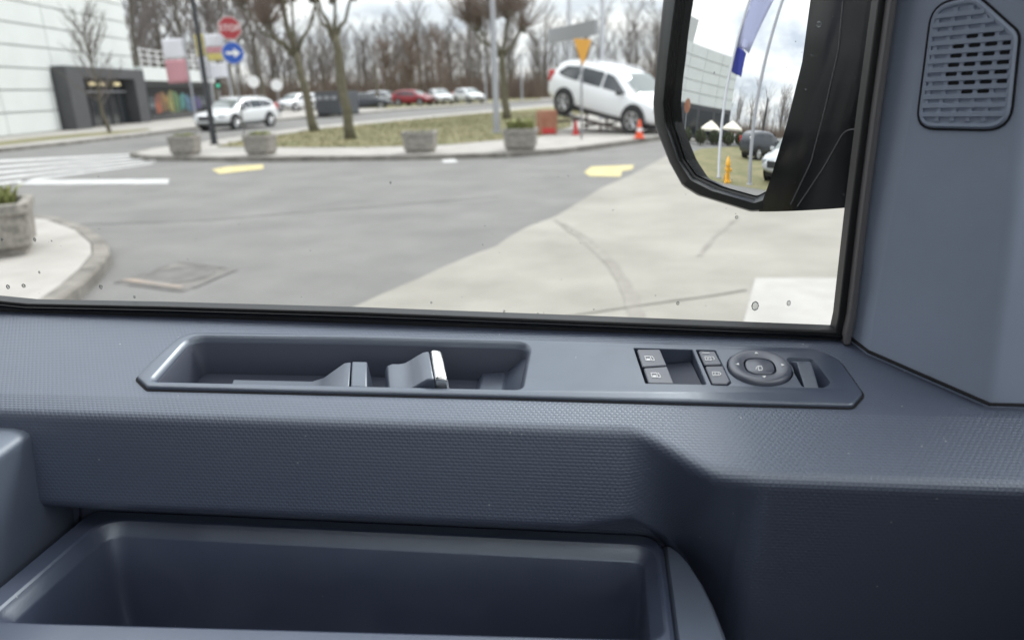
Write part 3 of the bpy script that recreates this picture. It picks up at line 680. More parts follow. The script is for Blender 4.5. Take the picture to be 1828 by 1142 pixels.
bxp('front_bulkhead', (1.15, -.42, .72), (.06, 1.86, .66), M['cabin_dark'])
bxp('driver_seat', (-.72, -.08, 1.10), (.18, .52, .90), M['cabin_dark'], .06)
bxp('seat_cushion', (-.38, -.06, .82), (.56, .54, .22), M['cabin_dark'], .06)
bxp('passenger_seat', (-.72, -.90, 1.10), (.18, .50, .90), M['cabin_dark'], .06)
bxp('passenger_cushion', (-.38, -.90, .82), (.56, .50, .22), M['cabin_dark'], .06)
m_ = MB(); m_.add([(1.2, .5, 1.30), (1.2, -1.34, 1.30), (.54, -1.25, 2.03), (.54, .42, 2.03)], [(0, 1, 2, 3)]); m_.build('windscreen', M['glass'], van)
m_ = MB(); m_.add([(.9, -1.41, 1.39), (-3.2, -1.41, 1.39), (-3.2, -1.41, 2.04), (.5, -1.41, 2.04)], [(0, 1, 2, 3)]); m_.build('passenger_glass', M['glass'], van)
for (wx, wy) in ((1.35, .52), (1.35, -1.36), (-1.55, .52), (-1.55, -1.36)):
    m_ = MB(); Rm = Matrix.Rotation(math.pi/2, 3, 'X'); m_.lathe([(.2, -.1), (.31, -.1), (.335, -.07), (.335, .07), (.31, .1), (.2, .1)], (wx, wy, .335), 24, Rm)
    m_.build('wheel', M['rubber'], van, angle=40)
bxp('underbody', (-.1, -.42, .37), (3.4, 1.5, .10), M['cabin_dark'])
# ================================================================== OUTDOORS: materials
M['asphalt'] = mat('worn_asphalt', (.138, .136, .130), .88, col2=(.182, .179, .171), vscale=.9, bump=.004, bscale=60, detail=9)
M['concrete'] = mat('pale_concrete', (.225, .213, .186), .85, col2=(.300, .288, .255), vscale=.8, bump=.002, bscale=70, detail=9)
M['pavement'] = mat('pavement', (.30, .285, .26), .9, col2=(.39, .37, .345), vscale=1.5, bump=.002, bscale=50, detail=8)
M['kerb'] = mat('kerb_stone', (.13, .12, .105), .9, col2=(.24, .225, .20), vscale=3, bump=.003, bscale=30)
M['grass'] = mat('winter_grass', (.14, .145, .065), .95, col2=(.24, .21, .115), vscale=.8, bump=.02, bscale=40, detail=9)
M['white_paint'] = mat('worn_white_paint', (.38, .38, .375), .8, col2=(.56, .56, .55), vscale=3, detail=8)
M['yellow_paint'] = mat('yellow_road_paint', (.46, .39, .17), .8, col2=(.52, .46, .26), vscale=4, detail=8)
M['patch'] = mat('asphalt_patch', (.135, .128, .12), .9, col2=(.19, .18, .168), vscale=3, detail=8)
M['tar'] = mat('tar_line', (.11, .106, .10), .9, col2=(.16, .155, .148), vscale=6)
M['rust_paint'] = mat('faded_orange_mark', (.29, .235, .19), .85, col2=(.23, .21, .19), vscale=5)
M['stain'] = mat('tyre_stain', (.185, .172, .15), .85, col2=(.265, .25, .222), vscale=3, detail=8)
M['white_wall'] = mat('white_cladding', (.64, .67, .655), .5, var=.03, vscale=.7)
M['joint_grey'] = mat('cladding_joint', (.50, .52, .51), .8)
M['dark_clad'] = mat('anthracite_cladding', (.055, .057, .062), .55, var=.1, vscale=2)
M['dark_glass'] = mat('dark_window', (.018, .022, .026), .12, spec=.6)
M['metal_grey'] = mat('galvanised_steel', (.33, .34, .36), .5, metal=.3)
M['pole_dark'] = mat('dark_lamp_post', (.018, .02, .024), .45)
M['bark'] = mat('grey_bark', (.085, .075, .06), .95, col2=(.15, .135, .10), vscale=6, bump=.01, bscale=20)
M['bark_green'] = mat('mossy_bark', (.085, .08, .048), .95, col2=(.14, .125, .085), vscale=5, bump=.01, bscale=20)
M['twig'] = mat('brown_twig', (.19, .145, .12), .95)
M['twig_far'] = mat('far_twigs', (.16, .14, .13), .95)
M['brush'] = mat('dry_brush', (.115, .085, .065), .95, col2=(.17, .13, .10), vscale=.3)
M['car_white'] = mat('white_car_paint', (.74, .76, .77), .2, coat=.8)
M['car_red'] = mat('red_car_paint', (.26, .012, .022), .25, coat=.6)
M['car_dark'] = mat('dark_car_paint', (.03, .035, .045), .2, coat=.6)
M['car_silver'] = mat('silver_car_paint', (.42, .44, .46), .25, coat=.6)
M['car_glass'] = mat('car_window', (.03, .036, .040), .06, spec=.8)
M['car_screen'] = mat('windscreen_glass', (.12, .145, .145), .05, spec=.9)
M['tyre'] = mat('tyre', (.012, .012, .013), .8)
M['rim'] = mat('alloy_rim', (.55, .56, .57), .3, metal=.8)
M['under'] = mat('black_car_trim', (.02, .02, .022), .6)
M['tail'] = mat('red_lamp', (.45, .02, .02), .2)
M['lamp'] = mat('head_lamp', (.32, .34, .36), .1, spec=.8)
M['planter'] = mat('exposed_concrete', (.17, .16, .14), .95, col2=(.34, .32, .285), vscale=14, bump=.012, bscale=40, detail=9)
M['soil'] = mat('soil', (.05, .04, .03), 1.)
M['leaf'] = mat('yellow_green_leaf', (.14, .17, .045), .7, col2=(.26, .26, .09), vscale=9)
M['red_sign'] = mat('red_sign_face', (.36, .03, .04), .45)
M['blue_sign'] = mat('blue_sign_face', (.015, .085, .42), .35)
M['white_sign'] = mat('white_sign_face', (.78, .78, .78), .4)
M['amber'] = mat('amber_sign', (.62, .30, .02), .45)
M['orange'] = mat('orange_cone', (.72, .085, .02), .5)
M['red_plastic'] = mat('red_plastic', (.45, .03, .03), .5)
M['rust_box'] = mat('brown_red_box', (.26, .10, .06), .8, col2=(.36, .19, .12), vscale=3)
M['ramp'] = mat('dark_ramp_steel', (.10, .085, .075), .6)
M['flag_red'] = mat('red_banner', (.50, .25, .28), .8); M['flag_white'] = mat('white_banner', (.66, .66, .70), .8)
M['flag_yellow'] = mat('yellow_banner', (.56, .48, .16), .8); M['flag_blue'] = mat('blue_flag', (.02, .035, .28), .7)
M['flag_pale'] = mat('pale_blue_flag', (.46, .49, .70), .7)
M['canvas'] = mat('cream_canvas', (.70, .66, .56), .8)
M['hydrant'] = mat('yellow_hydrant', (.70, .36, .03), .5)
M['glow'] = mat('lit_letters', (.8, .7, .45), .5, emit=((1, .82, .45), .35))
M['green_light'] = mat('green_signal', (.02, .3, .2), .5, emit=((.1, .9, .55), .5))

# ================================================================== GROUND
def sheet(name, poly, z, mtl, parent=None):
    m_ = MB(); m_.poly([[(x, y, z) for x, y in poly]]); return m_.build(name, mtl, parent)
gr_ = MB(); gr_.add([(-420, -420, 0), (420, -420, 0), (420, 420, 0), (-420, 420, 0)], [(0, 1, 2, 3)])
ground = tag(gr_.build('ground', M['asphalt']), kind='structure')
P = lambda *pts: [g2(x, y) for x, y in pts]
# concrete apron with a ragged edge
edge_px = [(560, 588), (640, 549), (700, 521), (760, 495), (800, 474), (850, 452), (880, 441), (905, 424), (945, 404), (985, 386), (1030, 362), (1075, 338), (1120, 314), (1165, 291), (1195, 277)]
ed = [g2(*p) for p in edge_px]; ed = [(x+random.uniform(-.05, .05), y+random.uniform(-.04, .04)) for x, y in ed]
apron = tag(sheet('concrete_apron', [(-5.2, -6), (-3.6, .2)]+ed+[(7.0, 19.6), (30, 16), (30, -6)], .004, M['concrete']), kind='structure')
m_ = MB()
def ribbon(pts, w, z, mtl, name, parent, jit=.3):
    a, b = [], []
    for i, p in enumerate(pts):
        p = Vector(p); t = Vector(pts[min(i+1, len(pts)-1)])-Vector(pts[max(i-1, 0)]); t.normalize(); n = Vector((-t.y, t.x))
        ww = (w[min(i, len(w)-1)] if isinstance(w, (list, tuple)) else w)*random.uniform(1-jit, 1+jit)/2
        a.append((*(p+n*ww), z)); b.append((*(p-n*ww), z))
    q = MB(); q.loft([a, b], closed=False); return q.build(name, mtl, parent)
def dens(px, n=5, j=.012, step=.22):
    pts = [Vector(v) for v in fillet([Vector(g2(*p)) for p in px], 1.5, 5, closed=False)]; r = [pts[0]]
    for b in pts[1:]:
        while (b-r[-1]).length > step: r.append(r[-1]+(b-r[-1]).normalized()*step)
    return [(v.x+random.uniform(-j, j), v.y+random.uniform(-j, j)) for v in r]
ribbon(dens([(1318, 388), (1290, 412), (1262, 440), (1240, 466)]), .05, .008, M['stain'], 'crack', apron)
ribbon(dens([(988, 392), (1050, 430), (1100, 480), (1130, 540), (1145, 600)]), [.02, .05, .08, .10]+[.11]*60, .008, M['stain'], 'tyre_mark', apron, .12)
ribbon(dens([(1010, 566), (1150, 545), (1300, 525), (1350, 516)], j=.004), .025, .012, M['stain'], 'joint_line', apron, .1)
sheet('painted_bay', P((1348, 498), (1496, 498), (1490, 600), (1322, 596)), .010, mat('fresh_white_paint', (.32, .31, .29), .8, col2=(.38, .37, .35), vscale=3), apron)
# asphalt repairs and markings
sq = [(205, 506), (318, 469), (424, 482), (330, 520)]
sheet('utility_patch', P(*sq), .004, M['patch'], ground)
for a, b in zip(sq, sq[1:]+sq[:1]): ribbon(dens([a, b], 8, .01), .05, .008, M['tar'], 'patch_joint', ground)
sheet('faded_mark', P((212, 502), (236, 499), (330, 512), (322, 517)), .012, M['rust_paint'], ground)
m_ = MB(); c_ = g2(316, 492); m_.lathe([(.33, .002), (.33, .010), (.27, .010), (.27, .007), (.01, .007)], (c_[0], c_[1], 0), 24); m_.build('manhole_cover', M['tar'], ground)
# zebra crossing
for k in range(5):
    t0, t1 = k/5, (k+.45)/5
    l0, l1 = Vector((-40, 288)).lerp(Vector((-40, 342)), t0), Vector((-40, 288)).lerp(Vector((-40, 342)), t1)
    r_0, r_1 = Vector((300, 272)).lerp(Vector((268, 296)), t0), Vector((300, 272)).lerp(Vector((268, 296)), t1)
    A, B, C2, D2 = [Vector(g2(*p)) for p in (l0, r_0, r_1, l1)]
    sheet('crosswalk_stripe', [A, B, C2, D2], .006, M['white_paint'], ground)
sheet('stop_line', P((40, 322), (302, 320), (300, 328.5), (30, 330)), .006, M['white_paint'], ground)
sheet('yellow_mark', P((378, 303), (405, 298), (470, 294), (470, 302), (392, 311)), .006, M['yellow_paint'], ground)
sheet('yellow_mark', P((1043, 308), (1056, 298), (1132, 295), (1128, 303), (1110, 306), (1108, 316), (1052, 315)), .006, M['yellow_paint'], ground)
sheet('pale_patch', P((788, 286), (812, 284), (818, 290), (792, 291)), .006, M['white_paint'], ground)
ribbon(dens([(0, 405), (350, 395), (900, 350)], 10, .02), .03, .006, M['tar'], 'asphalt_seam', ground)

def island(name, outer, h, kw, top_mat, label_kind='structure'):
    """raised area with a kerb ring built of separate kerb stones"""
    o = ccw([Vector(p) for p in outer]); i_ = offset2(o, -kw)
    m_ = MB(); m_.prism([(p.x, p.y) for p in i_], .0, h-.004); isl = tag(m_.build(name, top_mat), kind='structure')
    # resample the ring into stones about 1 m long
    for a, b, c, d in zip(o, o[1:]+o[:1], i_[1:]+i_[:1], i_):
        L = (b-a).length; n = max(1, int(L/1.0))
        for k in range(n):
            s0, s1 = k/n+.004/max(L, .1)*1, (k+1)/n-.004/max(L, .1)
            q = [a.lerp(b, s0), a.lerp(b, s1), d.lerp(c, s1), d.lerp(c, s0)]
            km = MB(); h1 = h+random.uniform(-.006, .006)
            top = offset2(ccw(q), -.018); qq = ccw(q)
            km.loft([[(p.x, p.y, -.01) for p in qq], [(p.x, p.y, h1-.02) for p in qq], [(p.x, p.y, h1) for p in top]], True, False, True)
            km.build('kerb_stone', M['kerb'], isl)
    return isl
main = island('traffic_island', P((232, 281), (262, 287), (430, 289), (600, 288), (750, 286), (900, 282), (1010, 274), (1085, 264), (1190, 249))+[(9, 22.4), (16, 24), (30, 40), (20, 60)]+P((975, 190), (850, 202), (700, 216), (560, 230), (505, 237), (400, 252), (345, 262), (262, 273)), .12, .16, M['pavement'])
verge = sheet('grass_verge', [g2(x, y, .125) for x, y in ((385, 262), (440, 262), (520, 263), (640, 263), (720, 261), (800, 258), (900, 249), (965, 243), (990, 234), (1020, 226), (1020, 205))]+[(15, 32), (28, 42), (19, 58)]+[g2(x, y, .125) for x, y in ((974, 191), (850, 203), (700, 217), (560, 231), (505, 240), (420, 253))], .130, M['grass']); tag(verge, kind='structure')
near_isl = island('corner_island', P((-420, 440), (-200, 405), (-60, 394), (40, 394), (110, 404), (165, 424), (196, 450), (200, 470), (180, 500), (150, 530), (100, 570), (0, 640), (-300, 760)), .12, .16, M['pavement'])
# pavement on the far side of the street, with a grass strip in front of the building
far_pav = island('far_pavement', [(-24.5, 20)]+P((0, 272), (130, 258), (260, 243), (345, 232))+P((520, 214), (700, 199), (960, 181))+[(12, 130), (-75, 130), (-60, 20)], .12, .16, M['pavement'])
tag(sheet('grass_strip', [g2(x, y, .13) for x, y in ((-60, 267), (60, 253), (140, 245), (200, 240), (270, 232), (262, 230), (150, 238), (60, 246), (-60, 259))], .130, M['grass']), kind='structure')
tag(sheet('far_grass', [g2(x, y, .13) for x, y in ((690, 194), (800, 187.5), (960, 178), (980, 173))]+[(4, 125), (-60, 128)]+[g2(520, 192, .13)], .132, M['grass']), kind='structure')
# grass blades on the verge
def blades(name, n, sampler, h, mtl, w=.012):
    m_ = MB()
    vs_, fs_ = [], []
    for i in range(n):
        x, y, z = sampler(); a = random.uniform(0, 6.28); hh = h*random.uniform(.4, 1.2); dx_, dy_ = math.cos(a)*w, math.sin(a)*w; lx, ly = random.uniform(-.6, .6)*hh, random.uniform(-.6, .6)*hh
        o = len(vs_); vs_ += [(x-dx_, y-dy_, z), (x+dx_, y+dy_, z), (x+lx, y+ly, z+hh)]; fs_.append((o, o+1, o+2))
    m_.add(vs_, fs_); return m_.build(name, mtl, fix=False)
vp = [Vector(v.co[:2]) for v in verge.data.vertices]; vtri = [[vp[i] for i in p.vertices] for p in verge.data.polygons]
areas = [abs(geometry.area_tri(*t)) for t in vtri]
def vs_sampler():
    while True:
        t = random.choices(vtri, areas)[0]; a, b = random.random(), random.random()
        if a+b > 1: a, b = 1-a, 1-b
        p = t[0]+(t[1]-t[0])*a+(t[2]-t[0])*b
        if p.y < 45: return p.x, p.y, .128
tag(blades('verge_grass', 26000, vs_sampler, .06, M['grass'], .02), 'short patchy winter grass on the island behind the planters', 'grass', kind='stuff')

# ================================================================== BUILDING
K = Vector((-25.7, 26.0)); dA = Vector((-.20, .98)).normalized(); dB = Vector((-.77, -.64)).normalized()
HB = 10.0
def fpt(s, d, off=0.0, z=0.0, org=K, nrm=None):
    p = org+d*s+(nrm*off if nrm else Vector((0, 0))); return (p.x, p.y, z)
nA = Vector((dA.y, -dA.x)); nA = nA if nA.x > 0 else -nA; nB = Vector((-dB.y, dB.x)); nB = nB if nB.x > 0 else -nB
bld = thing('white_building', 'large white panel-clad building with a dark ground floor entrance', 'building', (K.x, K.y, 0))
def bpart(mb_, name, mtl, parent=None, **k):
    mb_.v = [(x-K.x, y-K.y, z) for x, y, z in mb_.v] if (parent is None or parent is bld) else mb_.v
    return mb_.build(name, mtl, parent or bld, **k)
LA, LB = 20.0, 13.4
core = [K-nA*.12-nB*.12, K+dA*LA-nA*.12-Vector((0, 0)), K+dA*LA+dB*LB, K+dB*LB-nB*.12]
core[1] = K+dA*LA-nA*.12; core[2] = K+dA*LA+Vector((-14, 0)); core[3] = K+dB*LB-nB*.12
HB2 = 8.04
bk = K+dA*LA+Vector((-14, 0)); s3 = K+dB*2.5
m_ = MB(); m_.prism([(p.x, p.y) for p in (K-nA*.12-nB*.12, K+dA*LA-nA*.12, K+dA*LA-nA*3, K+dB*3.2-nB*.12)], 0, HB-.05); bpart(m_, 'wall', M['joint_grey'])
m_ = MB(); m_.prism([(p.x, p.y) for p in (K+dB*3.2-nB*.125, K+dA*LA-nA*3.001, bk, K+dB*LB-nB*.125)], 0, HB2-.05); bpart(m_, 'rear_wall', M['joint_grey'])
def slab(s0, s1, z0, z1, d, nrm, t0, t1):
    m_ = MB(); a = [K+d*s0+nrm*t1, K+d*s1+nrm*t1, K+d*s1+nrm*t0, K+d*s0+nrm*t0]; m_.prism([(p.x, p.y) for p in a], z0, z1); return m_
rows_z = [0.12+i*.99 for i in range(11)]
for fi, (d, nrm, Lf, ncol) in enumerate(((dA, nA, LA, 4), (dB, nB, LB, 4))):
    for i in range(10):
        for c in range(ncol):
            s0, s1 = Lf*c/ncol+.025, Lf*(c+1)/ncol-.025; z0, z1 = rows_z[i]+.03, rows_z[i+1]-.03
            if fi == 0 and i < 3 and s1 > 9.7:
                if s0 > 9.5: continue
                s1 = 9.65
            if fi == 1 and (i < 3 or i > 7): continue
            bpart(slab(s0, s1, z0, z1, d, nrm, -.118, random.uniform(-.004, .004)), 'cladding_panel', M['white_wall'])
# dark ground floor on the side street front (seen in the mirror)
bpart(slab(.3, LB-.05, .0, 3.05, dB, nB, -.115, .02), 'ground_floor_band', M['dark_clad'])
for k in range(4): bpart(slab(.8+k*3.2, 3.4+k*3.2, .5, 2.7, dB, nB, .021, .06), 'shop_window', M['dark_glass'])
# entrance box
e0, e1 = 9.8, 19.6
for nm, s0, s1, z0, z1, t0, t1, mt in (('entrance_frame', e0, e0+1.7, 0, 3.25, -.1, .7, 'dark_clad'), ('entrance_frame', e1-1.6, e1, 0, 3.25, -.1, .7, 'dark_clad'), ('entrance_canopy', e0+1.7, e1-1.6, 2.7, 3.25, -.1, .7, 'dark_clad'),
                                   ('entrance_glass', e0+1.7, e1-1.6, .15, 2.7, -.1, .05, 'dark_glass')):
    bpart(slab(s0, s1, z0, z1, dA, nA, t0, t1), nm, M[mt])
for k in range(5): bpart(slab(e0+2.0+k*1.25, e0+2.06+k*1.25, .15, 2.69, dA, nA, .05, .12), 'mullion', M['dark_clad'])
bpart(slab(e0+1.8, e1-1.7, 1.95, 2.03, dA, nA, .05, .14), 'transom', M['metal_grey'])
for k in range(7): bpart(slab(e0+3.0+k*.30, e0+3.2+k*.30, 2.32, 2.46+.06*(k % 2), dA, nA, .30, .33), 'sign_letter', M['glow'])
for k in range(3): bpart(slab(e0+6.1+k*.32, e0+6.34+k*.32, 2.32, 2.5, dA, nA, .30, .33), 'sign_letter', M['glow'])
# low wing with terrace
low = thing('low_wing', 'low dark wing with a white parapet, railing and rainbow mural', 'building', (K.x, K.y, 0))
K2 = K+dA*20.2; LW = 15.0
def lpart(mb_, name, mtl, parent=None): mb_.v = [(x-K.x, y-K.y, z) for x, y, z in mb_.v]; return mb_.build(name, mtl, parent or low)
lpart(slab(20.2, 20.2+LW, 0, 2.65, dA, nA, -9, .10), 'wall', M['dark_clad'])
lpart(slab(20.1, 20.25+LW, 2.65, 3.5, dA, nA, -9, .5), 'parapet', M['white_wall'])
for k in range(11): lpart(slab(20.4+k*1.45, 20.46+k*1.45, 3.5, 4.6, dA, nA, .3, .36), 'railing_post', M['white_sign'])
for z in (3.85, 4.2, 4.55): lpart(slab(20.4, 20.2+LW, z, z+.05, dA, nA, .29, .37), 'railing_bar', M['white_sign'])
lpart(slab(21.2, 33.0, .25, 2.3, dA, nA, .101, .14), 'mural_panel', M['dark_glass'])
mur = [(.50, .12, .04), (.55, .27, .05), (.40, .38, .10), (.16, .33, .12), (.07, .33, .30), (.10, .27, .42), (.09, .14, .44), (.12, .08, .30)]
for k, c in enumerate(mur):
    c = tuple(x*.6+.02 for x in c); mm_ = mat('mural_colour', c, .7, col2=tuple(x*.25+.02 for x in c), vscale=1.6)
    m_ = MB(); s0 = 22.2+k*1.18; zz = 2.05-.10*abs(k-2); pts = [(s0, .55+.1*(k % 3)), (s0+.95, .45+.15*((k+1) % 3)), (s0+1.05, zz-.3*(k % 2)), (s0+.5, zz), (s0-.05, zz-.35*((k+1) % 2))]
    f_ = lambda s, z, t: (*(K+dA*s+nA*t), z)
    A = [f_(s, z, .145) for s, z in pts]; m_.poly([A]); lpart(m_, 'mural_stroke', mm_)

# ================================================================== CARS
CARS = {
 'suv': dict(st=[(-2.35, .78, .50, .92, .55, 1.02), (-2.30, .86, .40, 1.0, .60, 1.22), (-2.12, .91, .32, 1.06, .62, 1.50), (-1.80, .935, .27, 1.07, .66, 1.62), (-1.0, .95, .25, 1.05, .685, 1.665), (-.2, .95, .24, 1.02, .69, 1.66), (.30, .95, .24, 1.0, .68, 1.61), (.60, .95, .24, .99, .67, 1.53), (1.02, .95, .25, .985, .72, 1.25), (1.38, .945, .26, .97, .76, 1.03), (1.85, .93, .28, .93, .74, .985), (2.18, .89, .32, .84, .68, .91), (2.33, .80, .38, .74, .60, .80), (2.36, .74, .42, .66, .52, .70)], wb=(-1.42, 1.43), wr=.365),
 'wagon': dict(st=[(-2.35, .76, .48, .84, .52, .95), (-2.30, .83, .36, .92, .58, 1.12), (-2.10, .87, .30, .96, .60, 1.33), (-1.7, .895, .24, .96, .63, 1.43), (-.9, .90, .22, .94, .645, 1.475), (-.1, .90, .22, .92, .65, 1.475), (.30, .90, .22, .91, .645, 1.43), (.60, .90, .22, .90, .64, 1.35), (1.0, .90, .23, .89, .68, 1.12), (1.35, .89, .24, .87, .70, .93), (1.85, .875, .26, .83, .68, .87), (2.18, .83, .30, .74, .62, .79), (2.33, .74, .36, .64, .54, .70), (2.36, .68, .40, .58, .48, .62)], wb=(-1.36, 1.40), wr=.33),
}
CARS['hatch'] = dict(st=[(x*.88, w*.97, a, b, c, d) for x, w, a, b, c, d in CARS['wagon']['st']], wb=(-1.24, 1.25), wr=.32)
def interp(st, x):
    for a, b in zip(st[:-1], st[1:]):
        if a[0] <= x <= b[0]:
            t = (x-a[0])/(b[0]-a[0]); return [a[i]+(b[i]-a[i])*t for i in range(6)]
    return list(st[0] if x < st[0][0] else st[-1])
def car(kind, paint, label, group=None, detail=True, name='parked_car'):
    sp = CARS[kind]; st = sp['st']; root = thing(name, label, 'car', group=group)
    L = []
    for x, w, zb, be, rw, rz in st:
        half = [(w*.80, zb), (w*.97, zb+.10), (w, zb+(be-zb)*.45), (w*.985, be-.04), (w*.95, be+.015), (rw+.035, rz-.075), (rw*.93, rz-.012), (rw*.5, rz+.012)]
        L.append([(x, -y, z) for y, z in half[::-1]][::-1] + [(x, y, z) for y, z in half[::-1]])
    m_ = MB(); m_.loft(L, True, True, True); body = m_.build('body', paint, root, angle=50)
    ss = body.modifiers.new('sub', 'SUBSURF'); ss.levels = 1; ss.render_levels = 1
    def side(x, z, off):
        _, w, zb, be, rw, rz = interp(st, x); t = min(1, max(0, (z-be-.015)/max(rz-.075-be-.015, .02))); return w*.95+(rw+.035-w*.95)*t+off
    xr, xf = st[3][0]-.12, st[9][0]
    def win(poly, nm='side_window', mtl='car_glass', off=.012):
        pv = fillet([Vector(p) for p in poly], .05, 3)
        for s in (-1, 1):
            m_ = MB(); m_.poly([[(p.x, s*side(p.x, p.y, off), p.y) for p in pv]]); m_.build(nm, M[mtl], root, smooth=True)
    be = lambda x: interp(st, x)[3]; rz = lambda x: interp(st, x)[5]
    k = st[-1][0]/2.36
    win([(-1.95*k, be(-1.95*k)+.14), (-1.55*k, be(-1.55*k)+.06), (-.98*k, be(-.98*k)+.05), (-.98*k, rz(-.98*k)-.14), (-1.62*k, rz(-1.62*k)-.17)])
    win([(-.92*k, be(-.9*k)+.05), (-.02*k, be(0)+.05), (-.02*k, rz(0)-.14), (-.92*k, rz(-.9*k)-.14)])
    win([(.05*k, be(0)+.05), (1.02*k, be(1.0*k)+.04), (.86*k, be(.86*k)+.14), (.36*k, rz(.36*k)-.15), (.05*k, rz(0)-.14)])
    # windscreen and rear window lie on the loft between roof and bonnet
    def top(x, yf, off): _, w, zb, b_, rw, rz_ = interp(st, x); return (x, yf*rw*.93, rz_+off)
    a, b = .54*k, 1.36*k; m_ = MB(); rws = []
    for t in np.linspace(0, 1, 7):
        x = a+(b-a)*t; rws.append([(x+.012, yf*interp(st, x)[4]*.96, interp(st, x)[5]+.018-.03*abs(yf)**3) for yf in np.linspace(-1, 1, 7)])
    m_.loft(rws, closed=False); m_.build('windscreen', M['car_screen'], root, smooth=True)
    m_ = MB(); rws = []
    for t in np.linspace(0, 1, 4):
        x = (-2.27+.22*t)*k; q = interp(st, x); rws.append([(x-.02, yf*q[4]*.85, q[5]-.03+.0) for yf in np.linspace(-1, 1, 5)])
    m_.loft(rws, closed=False); m_.build('rear_window', M['car_glass'], root, smooth=True)
    Rm = Matrix.Rotation(math.pi/2, 3, 'X'); wr = sp['wr']
    for wx in sp['wb']:
        w = interp(st, wx)[1]
        for s in (-1, 1):
            m_ = MB(); m_.lathe([(wr+.085, -.012), (wr+.085, .012), (wr+.05, .016), (.05, .016)], (wx, s*(w+.001), wr+.02), 24, Rm); m_.build('wheel_arch', M['under'], root)
            m_ = MB(); m_.lathe([(wr*.6, -.11), (wr*.93, -.115), (wr, -.09), (wr, .09), (wr*.93, .115), (wr*.6, .11)], (wx, s*(w-.075), wr), 24, Rm); wh = m_.build('wheel', M['tyre'], root, angle=40)
            m_ = MB(); yo = s*(w+.036); m_.lathe([(wr*.70, -.01), (wr*.70, .012), (wr*.60, .012), (wr*.60, -.01)], (wx, yo, wr), 20, Rm)
            for q in range(5):
                a = q*2*math.pi/5+.3; p0 = Vector((wx, yo, wr)); d_ = Vector((math.cos(a), 0, math.sin(a))); m_.tube([p0+d_*.02, p0+d_*wr*.62], [.045, .035], 5)
            m_.build('rim', M['rim'], wh)
    for s in (-1, 1):
        xf_ = 2.20*k; q = interp(st, xf_)
        m_ = MB(); m_.box((xf_-.02, s*(q[1]-.16), q[3]-.06), (.30, .30, .10), Matrix.Rotation(-s*.5, 3, 'Z')); m_.build('headlight', M['lamp'], root, bevel=.02)
        q = interp(st, -2.2*k); m_ = MB(); m_.box((-2.22*k, s*(q[1]-.08), q[3]+.04), (.16, .16, .34), Matrix.Rotation(s*.3, 3, 'Z')); m_.build('taillight', M['tail'], root, bevel=.03)
        q = interp(st, .9*k); m_ = MB(); m_.box((.86*k, s*(q[1]+.10), q[3]+.07), (.12, .20, .13)); m_.build('mirror', paint if kind == 'hatch' else M['under'], root, bevel=.03)
    m_ = MB(); m_.box((2.345*k, 0, .58), (.06, .9, .20)); m_.build('grille', M['under'], root, bevel=.02)
    m_ = MB(); m_.box((0, 0, .24), (4.0*k, 1.60*k, .12)); m_.build('underbody', M['under'], root, bevel=.03)
    if kind != 'hatch':
        for s in (-1, 1):
            m_ = MB(); m_.tube([(-1.7, s*.60, rz(-1.7)+.005), (-1.3, s*.62, rz(-1.3)+.045), (.1, s*.62, rz(.1)+.045), (.4, s*.6, rz(.4)+.0)], .02, 6); m_.build('roof_rail', M['rim'], root, smooth=True)
    return root
def set_car(c, x, y, heading, z=0.0, pitch=0.0):      # heading = direction of the bonnet, clockwise from +y
    c.location = (x, y, z); c.rotation_euler = (0, pitch, math.pi/2-heading)
suv = car('suv', M['car_white'], 'white sport utility car tilted nose down on a display ramp beside a yield sign', name='display_car')
fwp = gp(1130, 239, .12); hv = Vector((.755, -.656)); tilt = math.asin(.53/2.85)
org = Vector(fwp[:2])-hv*1.43*math.cos(tilt)+Vector((-hv.y, hv.x))*.80
set_car(suv, org.x, org.y, math.atan2(hv.x, hv.y), .15+1.43*math.sin(tilt), tilt)
# display ramp under it
nrm = Vector((-hv.y, hv.x))
rp = thing('display_ramp', 'dark steel ramp carrying the tilted white car', 'ramp', (org.x, org.y, .12))
for s in (-.78, .78):
    m_ = MB(); a = hv*1.95+nrm*s; b = hv*-2.0+nrm*s; zt_ = lambda t: .03+.55*t
    L = []
    for t, p in ((0, a), (.08, a.lerp(b, .06)), (1.0, b)):
        z = max(.02, .012+(2.0+1.43-3.95*(1-t))*math.sin(tilt)-.01) if t > 0 else .01
        wv = nrm*.16; L.append([(p.x-wv.x, p.y-wv.y, z-.05), (p.x+wv.x, p.y+wv.y, z-.05), (p.x+wv.x, p.y+wv.y, z-.002), (p.x-wv.x, p.y-wv.y, z-.002)])
    m_.loft(L, True, True, True); m_.build('track', M['ramp'], rp)
    for q, zz in ((-1.9, .60), (-1.0, .42), (0.1, .2)):
        p = hv*q+nrm*s; m_ = MB(); m_.box((p.x, p.y, zz/2), (.08, .08, zz)); m_.build('support', M['ramp'], rp)
for q, zz in ((-1.95, .3), (-.6, .2)):
    p0, p1 = hv*q-nrm*.8, hv*q+nrm*.8; m_ = MB(); m_.tube([(p0.x, p0.y, zz), (p1.x, p1.y, zz)], .04, 6); m_.build('cross_bar', M['ramp'], rp)
def stand(px, py, z=.12): p = gp(px, py, z); return p[0], p[1]
x, y = stand(976, 240); rb = thing('wooden_crate', 'brown red box standing at the raised end of the ramp', 'box', (x, y, .12), .3)
m_ = MB(); m_.box((0, 0, .36), (.55, .5, .72)); m_.build('shell', M['rust_box'], rb, bevel=.01)
for sx in (-.24, .24): m_ = MB(); m_.box((sx, -.26, .36), (.07, .03, .74)); m_.build('batten', M['rust_box'], rb, bevel=.006)
m_ = MB(); m_.box((.0, -.265, .12), (.40, .035, .16)); m_.build('lower_board', M['red_plastic'], rb)
